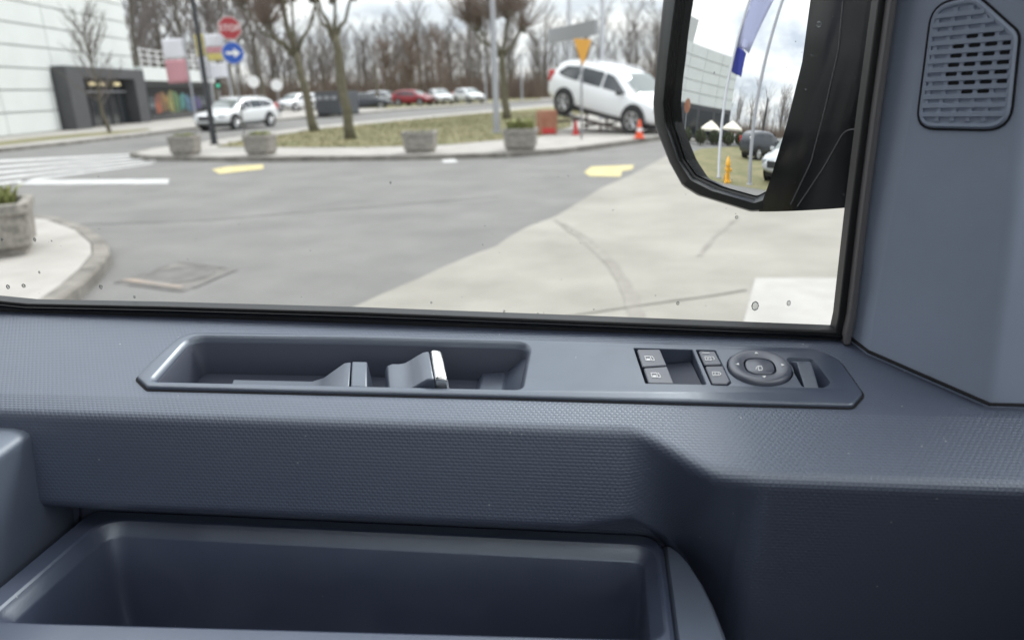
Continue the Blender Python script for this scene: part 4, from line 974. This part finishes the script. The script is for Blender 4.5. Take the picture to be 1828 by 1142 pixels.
def cone(px, py, mtl, label, hgt=.48, lean=0):
    x, y = stand(px, py); t = thing('traffic_cone', label, 'cone', (x, y, .12))
    m_ = MB(); m_.box((0, 0, .02), (.58*hgt, .58*hgt, .04)); m_.build('base', mtl, t, bevel=.01)
    m_ = MB(); m_.lathe([(.22*hgt, .04), (.185*hgt, .12), (.12*hgt, hgt*.6), (.03, hgt), (.02, hgt+.01)], (0, 0, 0), 14); b = m_.build('body', mtl, t, angle=40)
    m_ = MB(); m_.lathe([(.158*hgt, hgt*.38), (.160*hgt, hgt*.39), (.130*hgt, hgt*.56), (.128*hgt, hgt*.57)], (0, 0, 0), 14); m_.build('reflective_band', M['white_sign'] if hgt > .45 else mtl, b)
    return t
cone(1141, 247, M['orange'], 'bright orange traffic cone in front of the tilted white car')
cone(1028, 241, M['red_plastic'], 'small dark red cone under the tilted white car by the yield sign', .40)

wg = car('wagon', M['car_white'], 'white estate car driving along the street past the dark lamp post', name='driving_car'); set_car(wg, -17.9, 35.2, rad(-171))
c = car('hatch', M['car_dark'], 'dark low car parked left of the red one at the wood', 'cars parked at the wood'); set_car(c, -21.5, 67, rad(75))
c = car('hatch', M['car_red'], 'dark red car parked among white ones at the wood', 'cars parked at the wood'); set_car(c, -18.4, 72, rad(110), .13)
for i, (x_, y_, h_) in enumerate(((-16.4, 74.5, 150), (-14.0, 77.5, 140))):
    c = car('hatch', M['car_white'], ('white car parked right beside the dark red one', 'white car parked last in the row at the wood')[i], 'cars parked at the wood'); set_car(c, x_, y_, rad(h_), .13)
c = car('hatch', M['car_silver'], 'silver car half hidden behind the dark red parked one', 'cars parked at the wood'); set_car(c, -22.5, 76, rad(100), .13)
p = gp(505, 203); c = car('hatch', M['car_white'], 'white car standing behind the driving estate car', 'cars across the street'); set_car(c, p[0], p[1]+3, rad(-165), .12)
p = gp(545, 198); c = car('hatch', M['car_silver'], 'silver car standing beyond the white ones near the dark container', 'cars across the street'); set_car(c, p[0]-2, p[1]+6, rad(-165), .12)
p = gp(1160, 185); c = car('wagon', M['car_white'], 'white car parked behind the tilted display car', 'cars across the street'); set_car(c, 3.2, 33.0, rad(120), .13)
# dark container between the trees
p = gp(590, 207, .12); dc_ = thing('dark_container', 'dark grey container standing between the bare trees', 'container', (p[0], p[1]+1.5, .12), rad(-18))
m_ = MB(); m_.box((0, 0, .80), (2.0, 2.0, 1.4)); m_.build('shell', mat('container_grey', (.085, .09, .10), .6), dc_, bevel=.03)
for k in range(6): m_ = MB(); m_.box((-.92+k*.368, -1.02, .83), (.08, .05, 1.3)); m_.build('rib', M['dark_clad'], dc_)
for k in range(3): m_ = MB(); m_.box((-.6+k*.6, -1.05, 1.12), (.42, .03, .24)); m_.build('label_plate', M['metal_grey'], dc_)
for sx in (-.8, .8): m_ = MB(); m_.box((sx, 0, .05), (.3, 1.9, .1)); m_.build('skid', M['under'], dc_)

# ================================================================== PLANTERS
def planter(x, y, z, s, label, rz=0, leafy=1.0, n=220, group='concrete planters along the kerb', wf=1.0):
    t = thing('planter', label, 'planter', (x, y, z), rz, group)
    m_ = MB(); n_ = 6; L = []
    def hexa(w, d, c): return [(-w, -d+c), (-w+c, -d), (w-c, -d), (w, -d+c), (w, d-c), (w-c, d), (-w+c, d), (-w, d-c)]
    for w, d, c, z_ in ((.40, .33, .05, 0), (.40, .33, .05, .06), (.455, .385, .06, .09), (.48, .41, .07, .40), (.50, .43, .07, .41), (.50, .43, .07, .50), (.485, .415, .065, .515), (.42, .35, .05, .51), (.41, .34, .05, .44)):
        L.append([(a*s*wf, b*s*wf, z_*s) for a, b in hexa(w, d, c)])
    m_.loft(L, True, True, False); m_.build('bowl', M['planter'], t, bevel=.006)
    m_ = MB(); m_.poly([[(a*s*wf, b*s*wf, .445*s) for a, b in hexa(.412, .342, .05)]]); m_.build('soil', M['soil'], t)
    m_ = MB(); vs_, fs_ = [], []
    for k in range(n):
        px_, py_ = random.uniform(-.36, .36)*s*wf, random.uniform(-.29, .29)*s*wf; a = random.uniform(0, 6.28); hh = random.uniform(.08, .24)*leafy*s; w = random.uniform(.008, .022)*s
        lean = random.uniform(.1, .9)*hh; q = Vector((px_, py_, .44*s)); d_ = Vector((math.cos(a), math.sin(a), 0)); e_ = Vector((-d_.y, d_.x, 0))*w
        m1 = q+d_*lean*.4+Vector((0, 0, hh*.7)); m2 = q+d_*lean+Vector((0, 0, hh*random.uniform(.7, 1.05)))
        o = len(vs_); vs_ += [q-e_*.5, q+e_*.5, m1+e_, m1-e_, m2]; fs_ += [(o, o+1, o+2, o+3), (o+3, o+2, o+4)]
    m_.add(vs_, fs_); lf = m_.build('leaves', M['leaf'], t, fix=False); lf['kind'] = 'stuff'
    return t
for px_, py_, sc_, lf_, n_, lb in ((320, 281, .98, .7, 160, 'concrete planter with low leaves at the zebra crossing end of the kerb'), (456, 281, .98, .8, 160, 'concrete planter with yellow leaves right of the dark lamp post'), (745, 276, .98, .45, 110, 'nearly bare concrete planter between the bare tree and the grey pole'), (927, 272, .98, 1.5, 360, 'concrete planter with tall tufted grass before the grey pole')):
    p = gp(px_, py_-2, .12); planter(p[0], p[1]+.35, .115, sc_, lb, rad(random.uniform(-6, 6)), lf_, n_, wf=.70 if px_ < 500 else .80)
p = gp(-86, 470, .12); planter(p[0]-.05, p[1]+.42, .115, 1.0, 'mossy concrete planter on the curved corner island close to the van', rad(35), 1.1, 420)

# ================================================================== TREES
def noisy(p0, p1, n, j):
    return [Vector(p0).lerp(Vector(p1), k/n)+(Vector((random.uniform(-j, j), random.uniform(-j, j), random.uniform(-j, j)*.5)) if 0 < k < n else Vector((0, 0, 0))) for k in range(n+1)]
def pollard(base, label, limbs, trunk_h, r0, lean=(0, 0), n_shoot=70, shoot=1.4, mtl='bark_green'):
    """base (x,y); limbs = list of (dx,dy,z) knuckle tips relative to the base"""
    t = thing('pollarded_tree', label, 'tree', (base[0], base[1], .125))
    m_ = MB(); top = Vector((lean[0], lean[1], trunk_h))
    path = noisy((0, 0, -.05), top, 7, .05); m_.tube(path, [r0*1.35, r0*1.08]+[r0*(1-.05*k) for k in range(6)], 10)
    tr = m_.build('trunk', M[mtl], t, smooth=True)
    lm = MB(); sh = MB(); kn = MB()
    for (dx_, dy_, z_) in limbs:
        tip = Vector((dx_, dy_, z_)); mid = top.lerp(tip, .5)+Vector((dx_*.12, dy_*.12, -.15))
        pp = [top-Vector((0, 0, .25)), top.lerp(mid, .5)+Vector((0, 0, .05)), mid, mid.lerp(tip, .55)+Vector((0, 0, .05)), tip]
        lm.tube(pp, [r0*.50, r0*.42, r0*.33, r0*.29, r0*.27], 8)
        for q in range(4):
            kc = tip+Vector((random.uniform(-.12, .12), random.uniform(-.12, .12), random.uniform(-.1, .14))); rr = random.uniform(.08, .13)*r0/.16
            kn.blob(kc, (rr, rr, rr*1.1), jit=.18)
        for q in range(n_shoot):
            a = random.uniform(0, 6.28); el = random.uniform(.15, 1.5); d_ = Vector((math.cos(a)*math.cos(el), math.sin(a)*math.cos(el), math.sin(el)))
            l = shoot*random.uniform(.45, 1.15); p0 = tip+d_*.1; p1 = p0+d_*l*.5+Vector((0, 0, .06*l)); p2 = p0+d_*l*.85+Vector((0, 0, .34*l))
            sh.tube([p0, p1, p2], [.013, .010, .004], 3, cap=False)
            if random.random() < .4:
                b_ = Vector((random.uniform(-1, 1), random.uniform(-1, 1), random.uniform(.2, 1))).normalized(); sh.tube([p1, p1+b_*l*.4], [.008, .003], 3, cap=False)
    lm.build('limbs', M[mtl], t, smooth=True)
    kn.build('knuckles', M['bark'], t, smooth=True)
    s_ = sh.build('crown', M['twig'], t, fix=False); s_['kind'] = 'stuff'
    return t
b1 = stand(562, 235); pollard(b1, 'leaning bare pollarded tree, its trunk forked low, left of the mossy one', [(-1.75, .3, 4.35), (-1.2, -.5, 3.9), (-.45, .3, 4.9), (-.3, -.9, 5.2), (-1.2, 1.0, 4.7), (.5, .6, 5.0), (-2.2, -.3, 4.7)], 2.95, .165, (-.42, 0), 130, 1.4)
b2 = stand(626, 249); pollard(b2, 'bare pollarded tree with a thick mossy trunk and knobbly top on the grass', [(-.85, .2, 4.15), (-.02, -.15, 4.1), (-.25, .6, 4.6), (.35, .3, 4.2), (-.5, -.6, 4.7)], 3.1, .155, (-.2, 0), 120, 1.3)
b3 = stand(905, 213); pollard(b3, 'bare pollarded tree with a broom of upright shoots behind the grey pole', [(-1.2, .2, 4.1), (-.5, -.5, 4.3), (.1, .4, 4.5), (.8, 0, 3.9), (.3, -.4, 4.6), (-1.7, .3, 4.4)], 2.9, .175, (-.15, 0), 130, 2.1)

def bare_tree(m_trunk, m_tw, base, h, r, n1=16, n2=5, spread=.45):
    b = Vector(base); top = b+Vector((random.uniform(-.06, .06)*h, random.uniform(-.06, .06)*h, h*.86))
    path = [b.lerp(top, k/6)+Vector((random.uniform(-1, 1), random.uniform(-1, 1), 0))*h*.012 for k in range(7)]
    m_trunk.tube(path, [r*(1-.14*k) for k in range(7)], 5, cap=False)
    for k in range(n1):
        t = random.uniform(.22, .98); i = min(5, int(t*6)); p = path[i].lerp(path[i+1], t*6-i); a = random.uniform(0, 6.28); L = h*random.uniform(.16, .36)*(1.15-t*.5)
        up_ = random.uniform(.7, 1.5); d_ = Vector((math.cos(a)*spread*2, math.sin(a)*spread*2, up_)).normalized()
        q1 = p+d_*L*.5; q2 = p+d_*L+Vector((0, 0, .10*L)); m_tw.tube([p, q1, q2], [r*.34*(1.1-t*.6), r*.22, r*.07], 3, cap=False)
        for j in range(n2):
            s = random.uniform(.25, 1); qq = p.lerp(q2, s); dd = (d_+Vector((random.uniform(-.9, .9), random.uniform(-.9, .9), random.uniform(-.2, .7)))).normalized(); l2 = L*random.uniform(.25, .55)
            q3 = qq+dd*l2; m_tw.tube([qq, q3], [r*.13, r*.045], 3, cap=False)
            if random.random() < .7:
                d3 = (dd+Vector((random.uniform(-.8, .8), random.uniform(-.8, .8), random.uniform(0, .6)))).normalized(); m_tw.tube([qq.lerp(q3, .5), qq.lerp(q3, .5)+d3*l2*.6], [r*.07, r*.03], 3, cap=False)
def single_tree(name, label, x, y, h, r, n1, n2, spread, group=None, mt='bark', mw='twig_far', z=0):
    t = thing(name, label, 'tree', (x, y, z), 0, group); a, b = MB(), MB(); bare_tree(a, b, (0, 0, 0), h, r, n1, n2, spread)
    a.build('trunk', M[mt], t, smooth=True, fix=False); c = b.build('crown', M[mw], t, fix=False); c['kind'] = 'stuff'; return t
p = stand(194, 237); single_tree('young_tree', 'young bare street tree in front of the dark entrance', p[0], p[1], 5.6, .10, 34, 7, .42, z=.12)
for i, (px_, d_, h_) in enumerate(((255, 75, 19), (300, 82, 21), (345, 78, 20), (415, 84, 19), (470, 88, 18), (380, 95, 21))):
    d3 = ray(px_, 170)[:2]; d3 = d3/np.linalg.norm(d3)*d_
    single_tree('tall_tree', ('tall bare tree rising right against the edge of the white building', 'tall bare tree rising over the railing of the low wing', 'tall bare tree rising over the red and white banner', 'tall bare tree rising over the blue arrow sign', 'tall bare tree rising between the stop sign and the leaning tree', 'tallest far bare tree rising behind the dark lamp post')[i], float(d3[0]), float(d3[1]), h_, .30, 44, 9, .4, 'tall bare trees behind the low wing', mw='twig_far')
# bushy reddish trees at the edge of the wood
for i, (px_, d_, h_) in enumerate(((790, 84, 8.4), (740, 88, 7.8), (690, 92, 7.6))):
    d3 = ray(px_, 165)[:2]; d3 = d3/np.linalg.norm(d3)*d_
    single_tree('bushy_tree', ('bushy reddish bare tree behind the last white parked cars', 'bushy reddish bare tree behind the dark red parked car', 'bushy reddish bare tree behind the dark low parked car')[i], float(d3[0]), float(d3[1]), h_, .16, 70, 9, .5, 'reddish trees at the wood edge', mw='twig')
# the wood: one far mass
wa, wb_ = MB(), MB()
for k in range(330):
    az = rad(random.uniform(-46, 34)); d_ = random.uniform(98, 150); bare_tree(wa, wb_, (math.sin(az)*d_, math.cos(az)*d_, 0), random.uniform(9.5, 13.5), random.uniform(.14, .24), 17, 5, .4)
for k in range(70):
    az = rad(random.uniform(-100, -60)); d_ = random.uniform(90, 140); bare_tree(wa, wb_, (math.sin(az)*d_, math.cos(az)*d_, 0), random.uniform(9, 14), random.uniform(.15, .25), 18, 5, .4)
tag(wa.build('wood_trunks', M['bark'], fix=False), 'trunks of the bare wood behind the street', 'wood', kind='stuff')
tag(wb_.build('wood_branches', M['twig_far'], fix=False), 'branches of the bare wood behind the street', 'wood', kind='stuff')
vs_, fs_ = [], []
for k in range(52000):
    az = rad(random.uniform(-50, 38)) if k < 44000 else rad(random.uniform(-100, -60)); d_ = random.uniform(95, 135); h_ = random.uniform(1.0, 5.6)*random.uniform(.6, 1); x, y = math.sin(az)*d_, math.cos(az)*d_
    a = random.uniform(0, 6.28); w = random.uniform(.03, .10); lx, ly = random.uniform(-.8, .8), random.uniform(-.8, .8); o = len(vs_)
    vs_ += [(x-w*math.cos(a), y-w*math.sin(a), 0), (x+w*math.cos(a), y+w*math.sin(a), 0), (x+lx, y+ly, h_)]; fs_.append((o, o+1, o+2))
m_ = MB(); m_.add(vs_, fs_); tag(m_.build('undergrowth', M['brush'], fix=False), 'dense brown undergrowth along the foot of the wood', 'undergrowth', kind='stuff')

# ================================================================== POLES, SIGNS, BANNERS
def post(name, label, base, h, r0, r1, mtl, cat, lamp=None, group=None, z=.12):
    t = thing(name, label, cat, (base[0], base[1], z), 0, group)
    m_ = MB(); m_.lathe([(r0*1.8, 0), (r0*1.8, .03), (r0*1.15, .05), (r0*1.1, .6), (r0, .65), (r1, h), (r1*.6, h+.01)], (0, 0, 0), 12); m_.build('shaft', M[mtl], t, angle=40)
    if lamp:
        m_ = MB(); a = lamp; m_.tube([(0, 0, h-.1), (a[0]*.3, a[1]*.3, h+.25), (a[0], a[1], h+.35)], .035, 6); ar = m_.build('arm', M[mtl], t, smooth=True)
        m_ = MB(); m_.box((a[0]*1.25, a[1]*1.25, h+.35), (.55 if abs(a[0]) > abs(a[1]) else .22, .22 if abs(a[0]) > abs(a[1]) else .55, .10)); m_.build('lantern', M[mtl], ar, bevel=.03)
    return t
post('lamp_post', 'dark lamp post at the zebra crossing corner of the island', stand(383, 258), 6.5, .085, .06, 'pole_dark', 'lamp post', (1.0, .2))
post('lamp_post', 'pale grey lamp post on the grass beside the tufted planter', stand(887, 237), 9.0, .105, .06, 'metal_grey', 'lamp post', (0, 1.2))
for px_, py_, lb in ((868, 184, 'thin grey post at the far verge beside the pollarded tree'), (932, 180, 'thin grey post at the far verge, first from the tilted car')):
    p = gp(px_, py_, .13); post('far_post', lb, p, height_at(px_, 100, p), .09, .06, 'metal_grey', 'post', z=.13)
p = gp(675, 190, .13); post('far_post', 'pale wooden post standing between dark and red parked cars', p, height_at(672, 115, p), .16, .14, 'bark', 'post', z=.13)
# STOP + mandatory arrow
def text_mesh(txt, size, name, mtl, parent, loc, rot, depth=.002, sx=1.0):
    cu = bpy.data.curves.new(name, 'FONT'); cu.body = txt; cu.size = size; cu.extrude = depth; cu.align_x = 'CENTER'; cu.align_y = 'CENTER'
    o = bpy.data.objects.new(name+'_c', cu); COL.objects.link(o); dg = bpy.context.evaluated_depsgraph_get(); me = bpy.data.meshes.new_from_object(o.evaluated_get(dg)); bpy.data.objects.remove(o)
    me.name = name; me.materials.clear(); me.materials.append(mtl); q = bpy.data.objects.new(name, me); COL.objects.link(q); q.parent = parent; q.location = loc; q.rotation_euler = rot; q.scale = (sx, 1, 1); return q
def disc(mtl, name, parent, r, y, cz, n=28, th=.012, rot=0):
    m_ = MB(); l = [(r*math.cos(2*math.pi*k/n+rot), r*math.sin(2*math.pi*k/n+rot)) for k in range(n)]
    m_.loft([[(a, y, cz+b) for a, b in l], [(a, y-th, cz+b) for a, b in l]], True, True, True); return m_.build(name, mtl, parent)
x, y = stand(437, 249); base = (x, y)
zst, zar = height_at(423, 51, base)-.12, height_at(429, 95, base)-.12; rst = 19/F*math.hypot(x, y)*.99
sg = thing('road_sign', 'red octagonal stop sign above a round blue arrow sign on one post', 'sign', (x, y, .12), math.atan2(-x, y))
m_ = MB(); m_.lathe([(.03, 0), (.03, zst+.3), (.02, zst+.31)], (0, 0, 0), 10); m_.build('post', M['metal_grey'], sg, smooth=True)
b0_ = disc(M['white_sign'], 'stop_plate', sg, .385, -.035, zst, 8, .012, math.pi/8); disc(M['red_sign'], 'stop_face', b0_, .362, -.048, zst, 8, .004, math.pi/8)
text_mesh('STOP', .27, 'stop_lettering', M['white_sign'], b0_, (0, -.055, zst), (math.pi/2, 0, 0))
b1_ = disc(M['white_sign'], 'arrow_plate', sg, .355, -.035, zar); disc(M['blue_sign'], 'arrow_face', b1_, .335, -.048, zar, 28, .004)
m_ = MB(); ap = [(-.22, -.045), (.03, -.045), (.03, -.15), (.23, 0), (.03, .15), (.03, .045), (-.22, .045)]
m_.loft([[(a, -.052, zar+b) for a, b in ap], [(a, -.057, zar+b) for a, b in ap]], True); m_.poly([[(a, -.057, zar+b) for a, b in ap]]); m_.build('arrow', M['white_sign'], b1_)
# yield sign seen obliquely
x, y = stand(1038, 248); base = (x, y); zy = height_at(1039, 70, base)-.12; zlow = height_at(1038, 120, base)-.12
yg = thing('yield_sign', 'narrow amber downward triangle sign on a grey post before the tilted car', 'sign', (x, y, .12), rad(58))
m_ = MB(); m_.lathe([(.032, 0), (.032, zy+.02), (.02, zy+.03)], (0, 0, 0), 10); m_.build('post', M['metal_grey'], yg, smooth=True)
m_ = MB(); w_ = .44; tr = fillet([Vector((-w_, zy)), Vector((w_, zy)), Vector((0, zlow))], .05, 4)
m_.loft([[(p.x, -.035, p.y) for p in tr], [(p.x, -.047, p.y) for p in tr]], True, True, True); m_.build('plate', M['amber'], yg)
# distant round sign, white sign, green signal
for px_, pb, pt, mt, nm, lb, ct in ((461, 212, 146, 'white_sign', 'round_sign', 'pale round sign on a post beyond the driving estate car', 'sign'), (501, 210, 152, 'white_sign', 'round_sign', 'small white sign hanging near the silver car beyond the street', 'sign')):
    p = gp(px_, pb, .12); t = thing(nm, lb, ct, (p[0], p[1], .12), math.atan2(-p[0], p[1])); zz = height_at(px_, pt, p)-.12
    m_ = MB(); m_.lathe([(.04, 0), (.04, zz), (.03, zz+.01)], (0, 0, 0), 8); m_.build('post', M['metal_grey'], t)
    disc(M[mt], 'plate', t, .36, -.045, zz)
p = gp(398, 214, .12); t = thing('traffic_light', 'traffic light showing green behind the dark lamp post', 'traffic light', (p[0], p[1], .12), math.atan2(-p[0], p[1])); zz = height_at(397, 153, p)-.12
m_ = MB(); m_.lathe([(.05, 0), (.05, zz+.5), (.04, zz+.51)], (0, 0, 0), 8); m_.build('post', M['metal_grey'], t)
m_ = MB(); m_.box((0, -.12, zz+.25), (.3, .2, .95)); h_ = m_.build('housing', M['pole_dark'], t, bevel=.03)
disc(M['green_light'], 'green_lens', h_, .09, -.225, zz); disc(M['under'], 'amber_lens', h_, .12, -.225, zz+.28); disc(M['under'], 'red_lens', h_, .12, -.225, zz+.56)
# banners
def banner(px_, pb, ptop, bands, wpx, label, rz=0, wave=.05):
    p = gp(px_, pb, .12); d_ = math.hypot(p[0], p[1]); t = thing('banner_flag', label, 'banner', (p[0], p[1], .12), math.atan2(-p[0], p[1])+rz, 'banners before the low wing')
    H_ = height_at(px_, ptop, p)-.12; m_ = MB(); m_.lathe([(.06, 0), (.055, .5), (.035, H_+.1), (.02, H_+.12)], (0, 0, 0), 8); m_.build('pole', M['metal_grey'], t, smooth=True)
    w_ = wpx/F*d_; z1 = H_
    for y0, y1, mt in bands:
        za_, zb_ = height_at(px_, y0, p)-.12, height_at(px_, y1, p)-.12; m_ = MB(); L = []
        for k in range(7):
            z = za_+(zb_-za_)*k/6; L.append([(-.05-w_*u+0, wave*math.sin(u*5+z*1.7), z-.05*u) for u in np.linspace(0, 1, 7)]+[(-.05-w_*u, wave*math.sin(u*5+z*1.7)+.008, z-.05*u) for u in np.linspace(1, 0, 7)])
        m_.loft(L, True, True, True); m_.build('cloth', M[mt], t, smooth=True)
    return t
banner(352, 226, 64, ((68, 104, 'flag_white'), (105, 147, 'flag_red')), 30, 'tall banner, white above and red below, before the low wing')
banner(388, 224, 58, ((60, 100, 'flag_yellow'), (101, 142, 'flag_white')), 13, 'narrow banner, yellow above and pale below, beside the dark lamp post')
banner(421, 224, 56, ((60, 82, 'flag_white'), (83, 93, 'flag_red'), (94, 106, 'flag_yellow'), (112, 138, 'flag_white')), 26, 'banner banded white, red and yellow over a loose white flag', wave=.18)
# gantry sign: two tall posts and a grey panel
pl_, pr_ = gp(1017, 205, .13), gp(1074, 213, .13)
gs = thing('gantry_sign', 'grey sign panel hung between two tall pale posts behind the tilted car', 'sign', (pl_[0], pl_[1], .13))
for q in (pl_, pr_):
    m_ = MB(); m_.lathe([(.14, 0), (.14, .03), (.11, .05), (.08, 12), (.05, 12.02)], (q[0]-pl_[0], q[1]-pl_[1], 0), 10); m_.build('post', M['metal_grey'], gs, smooth=True)
a_, b_2 = gp(990, 201, .13), pr_
za0, za1, zb0_, zb1 = height_at(995, 78, a_), height_at(995, 53, a_), height_at(1070, 62, b_2), height_at(1070, 35, b_2)
dv = Vector((b_2[0]-a_[0], b_2[1]-a_[1])).normalized(); nv = Vector((dv.y, -dv.x)); nv = nv if nv.y < 0 else -nv
m_ = MB(); L = []
for q, z0, z1 in ((a_, za0, za1), (b_2, zb0_, zb1)):
    o = Vector((q[0]-pl_[0], q[1]-pl_[1])); f0, f1 = o+nv*.16, o+nv*.30; L.append([(f0.x, f0.y, z0-.13), (f1.x, f1.y, z0-.13), (f1.x, f1.y, z1-.13), (f0.x, f0.y, z1-.13)])
m_.loft(L, True, True, True); m_.build('panel', M['metal_grey'], gs)
post('flag_pole', 'thin pale pole right of the tilted car behind the mirror', (2.6, 32.5), 11, .07, .04, 'metal_grey', 'pole')
p = gp(172, 233); 

# ================================================================== SEEN IN THE DOOR MIRROR (behind and left of the van)
def mpost(px_, py_, dist=None): 
    q = mground(px_, py_) if dist is None else np.append(mat_dist(px_, py_, dist), 0); return q
tag(sheet('rear_lawn', [(-9, 2.5), (-9.5, 9.2), (-13, 11.5), (-21, 14), (-40, 12), (-40, 1)], .006, M['grass']), kind='structure')
q = mground(1283, 318); fp = thing('flag_pole', 'tall white pole flying a long pale and dark blue flag', 'flag', (q[0], q[1], 0))
m_ = MB(); m_.lathe([(.13, 0), (.13, .04), (.075, .06), (.06, 9), (.03, 9.02)], (0, 0, 0), 12); m_.build('pole', M['metal_grey'], fp, smooth=True)
hd_ = Vector((-q[1], q[0], 0)).normalized()*-1         # cloth hangs towards the rear of the van
if hd_.y > 0: hd_ = -hd_
for z0, z1, mt, w0 in ((3.05, 3.75, 'flag_blue', .55), (3.75, 8.8, 'flag_pale', 1.25)):
    m_ = MB(); L = []
    for k in range(15):
        t = k/14; z = z0+(z1-z0)*t; ww = w0*(1 if mt == 'flag_blue' else (.55+.45*min(1, t*2.5)))
        row = [Vector((0, 0, z))+hd_*(.07+ww*u)+Vector((hd_.y, -hd_.x, 0))*.10*math.sin(u*5+z*2.2)+Vector((0, 0, -.12*u)) for u in np.linspace(0, 1, 8)]
        L.append(row+[p_+Vector((hd_.y, -hd_.x, 0))*.008 for p_ in row[::-1]])
    m_.loft(L, True, True, True); m_.build('cloth', M[mt], fp, smooth=True)
q = mground(1338, 330); post('flag_pole', 'bare tall grey pole on the lawn beside the flag', q, 10, .075, .05, 'metal_grey', 'pole', z=0)
q = mpost(1362, 240, 24); post('dark_post', 'slim dark post near the parked cars behind the van', q, mheight(1364, 175, q), .09, .07, 'pole_dark', 'post', z=0)
q = mpost(1222, 240, 26); ls = thing('round_sign', 'brownish round sign on a post before the white building', 'sign', (q[0], q[1], 0), math.atan2(q[0], -q[1])+math.pi)
zz = mheight(1222, 188, q); m_ = MB(); m_.lathe([(.05, 0), (.05, zz), (.03, zz+.01)], (0, 0, 0), 8); m_.build('post', M['metal_grey'], ls)
disc(M['rust_box'], 'plate', ls, .45, -.06, zz); 
for px_, lb in ((1268, 'cream parasol before the dark ground floor, next to the round sign'), (1306, 'cream parasol before the dark ground floor, next to the tall bare pole')):
    q = mpost(px_, 240, 33 if px_ < 1290 else 36); t = thing('parasol', lb, 'parasol', (q[0], q[1], 0), 0, 'parasols on the terrace'); zz = mheight(px_, 222, q)+.25
    m_ = MB(); m_.lathe([(.3, 0), (.3, .08), (.03, .1), (.03, zz)], (0, 0, 0), 8); m_.build('pole', M['white_sign'], t)
    m_ = MB(); l = lambda r, z: [(r*math.cos(2*math.pi*k/8), r*math.sin(2*math.pi*k/8), z) for k in range(8)]
    m_.loft([l(1.7, zz-.78), l(1.72, zz-.62), l(.9, zz-.25), l(.06, zz+.05)], True, True, True); m_.build('canopy', M['canvas'], t)
q = mground(1299, 326); hy = thing('hydrant', 'yellow fire hydrant standing on the lawn by the flag pole', 'hydrant', (q[0], q[1], 0))
m_ = MB(); m_.lathe([(.16, 0), (.16, .05), (.10, .07), (.09, .45), (.12, .47), (.12, .52), (.10, .60), (.05, .68), (.03, .72)], (0, 0, 0), 14); m_.build('barrel', M['hydrant'], hy, angle=40)
for a in (0, 2.1, 4.2): m_ = MB(); d_ = Vector((math.cos(a), math.sin(a), 0)); m_.tube([Vector((0, 0, .36))+d_*.05, Vector((0, 0, .36))+d_*.19], .05, 10); m_.build('outlet', M['hydrant'], hy)
for a in (0, 2.1): m_ = MB(); d_ = Vector((math.cos(a), math.sin(a), 0)); m_.tube([d_*.1+Vector((0, 0, .3)), d_*.36], .03, 8); m_.build('strut', M['hydrant'], hy)
q = mpost(1412, 290, 12.5); c = car('hatch', M['car_silver'], 'silver car standing on the lawn edge behind the van', 'cars behind the van'); set_car(c, q[0], q[1]-.3, rad(75))
q = mpost(1363, 250, 21); c = car('hatch', M['car_dark'], 'black car standing near the slim dark post behind the van', 'cars behind the van'); set_car(c, q[0], q[1], rad(-120))
for i, (px_, d_) in enumerate(((1225, 30), (1250, 29), (1275, 31), (1300, 32), (1322, 33), (1338, 30))):
    q = mpost(px_, 250, d_); t = thing('hedge_shrub', ('low dark shrub beside the brownish round sign', 'low dark shrub between the round sign and first parasol', 'low dark shrub under the first parasol', 'low dark shrub between the two parasols', 'low dark shrub under the parasol by the bare pole', 'low dark shrub at the end of the building by the bare pole')[i], 'shrub', (q[0], q[1], 0), 0, 'shrubs before the building')
    m_ = MB(); vs_, fs_ = [], []
    for k in range(700):
        d3 = Vector((random.gauss(0, 1), random.gauss(0, 1), random.gauss(0, 1))).normalized()*random.uniform(.6, 1); c3 = Vector((d3.x*1.1, d3.y*.9, .62+d3.z*.55)); a = Vector((random.uniform(-1, 1), random.uniform(-1, 1), random.uniform(-1, 1))).normalized()*.10; b = a.orthogonal()*.6
        o = len(vs_); vs_ += [c3-a, c3+b, c3+a, c3-b]; fs_.append((o, o+1, o+2, o+3))
    m_.add(vs_, fs_); f_ = m_.build('foliage', mat('dark_shrub_leaf', (.035, .045, .022), .8, col2=(.07, .08, .04), vscale=3), t, fix=False); f_['kind'] = 'stuff'
    m_ = MB(); m_.tube([(0, 0, 0), (.05, 0, .3), (0, .05, .7)], [.05, .04, .02], 6); m_.build('stem', M['bark'], t)
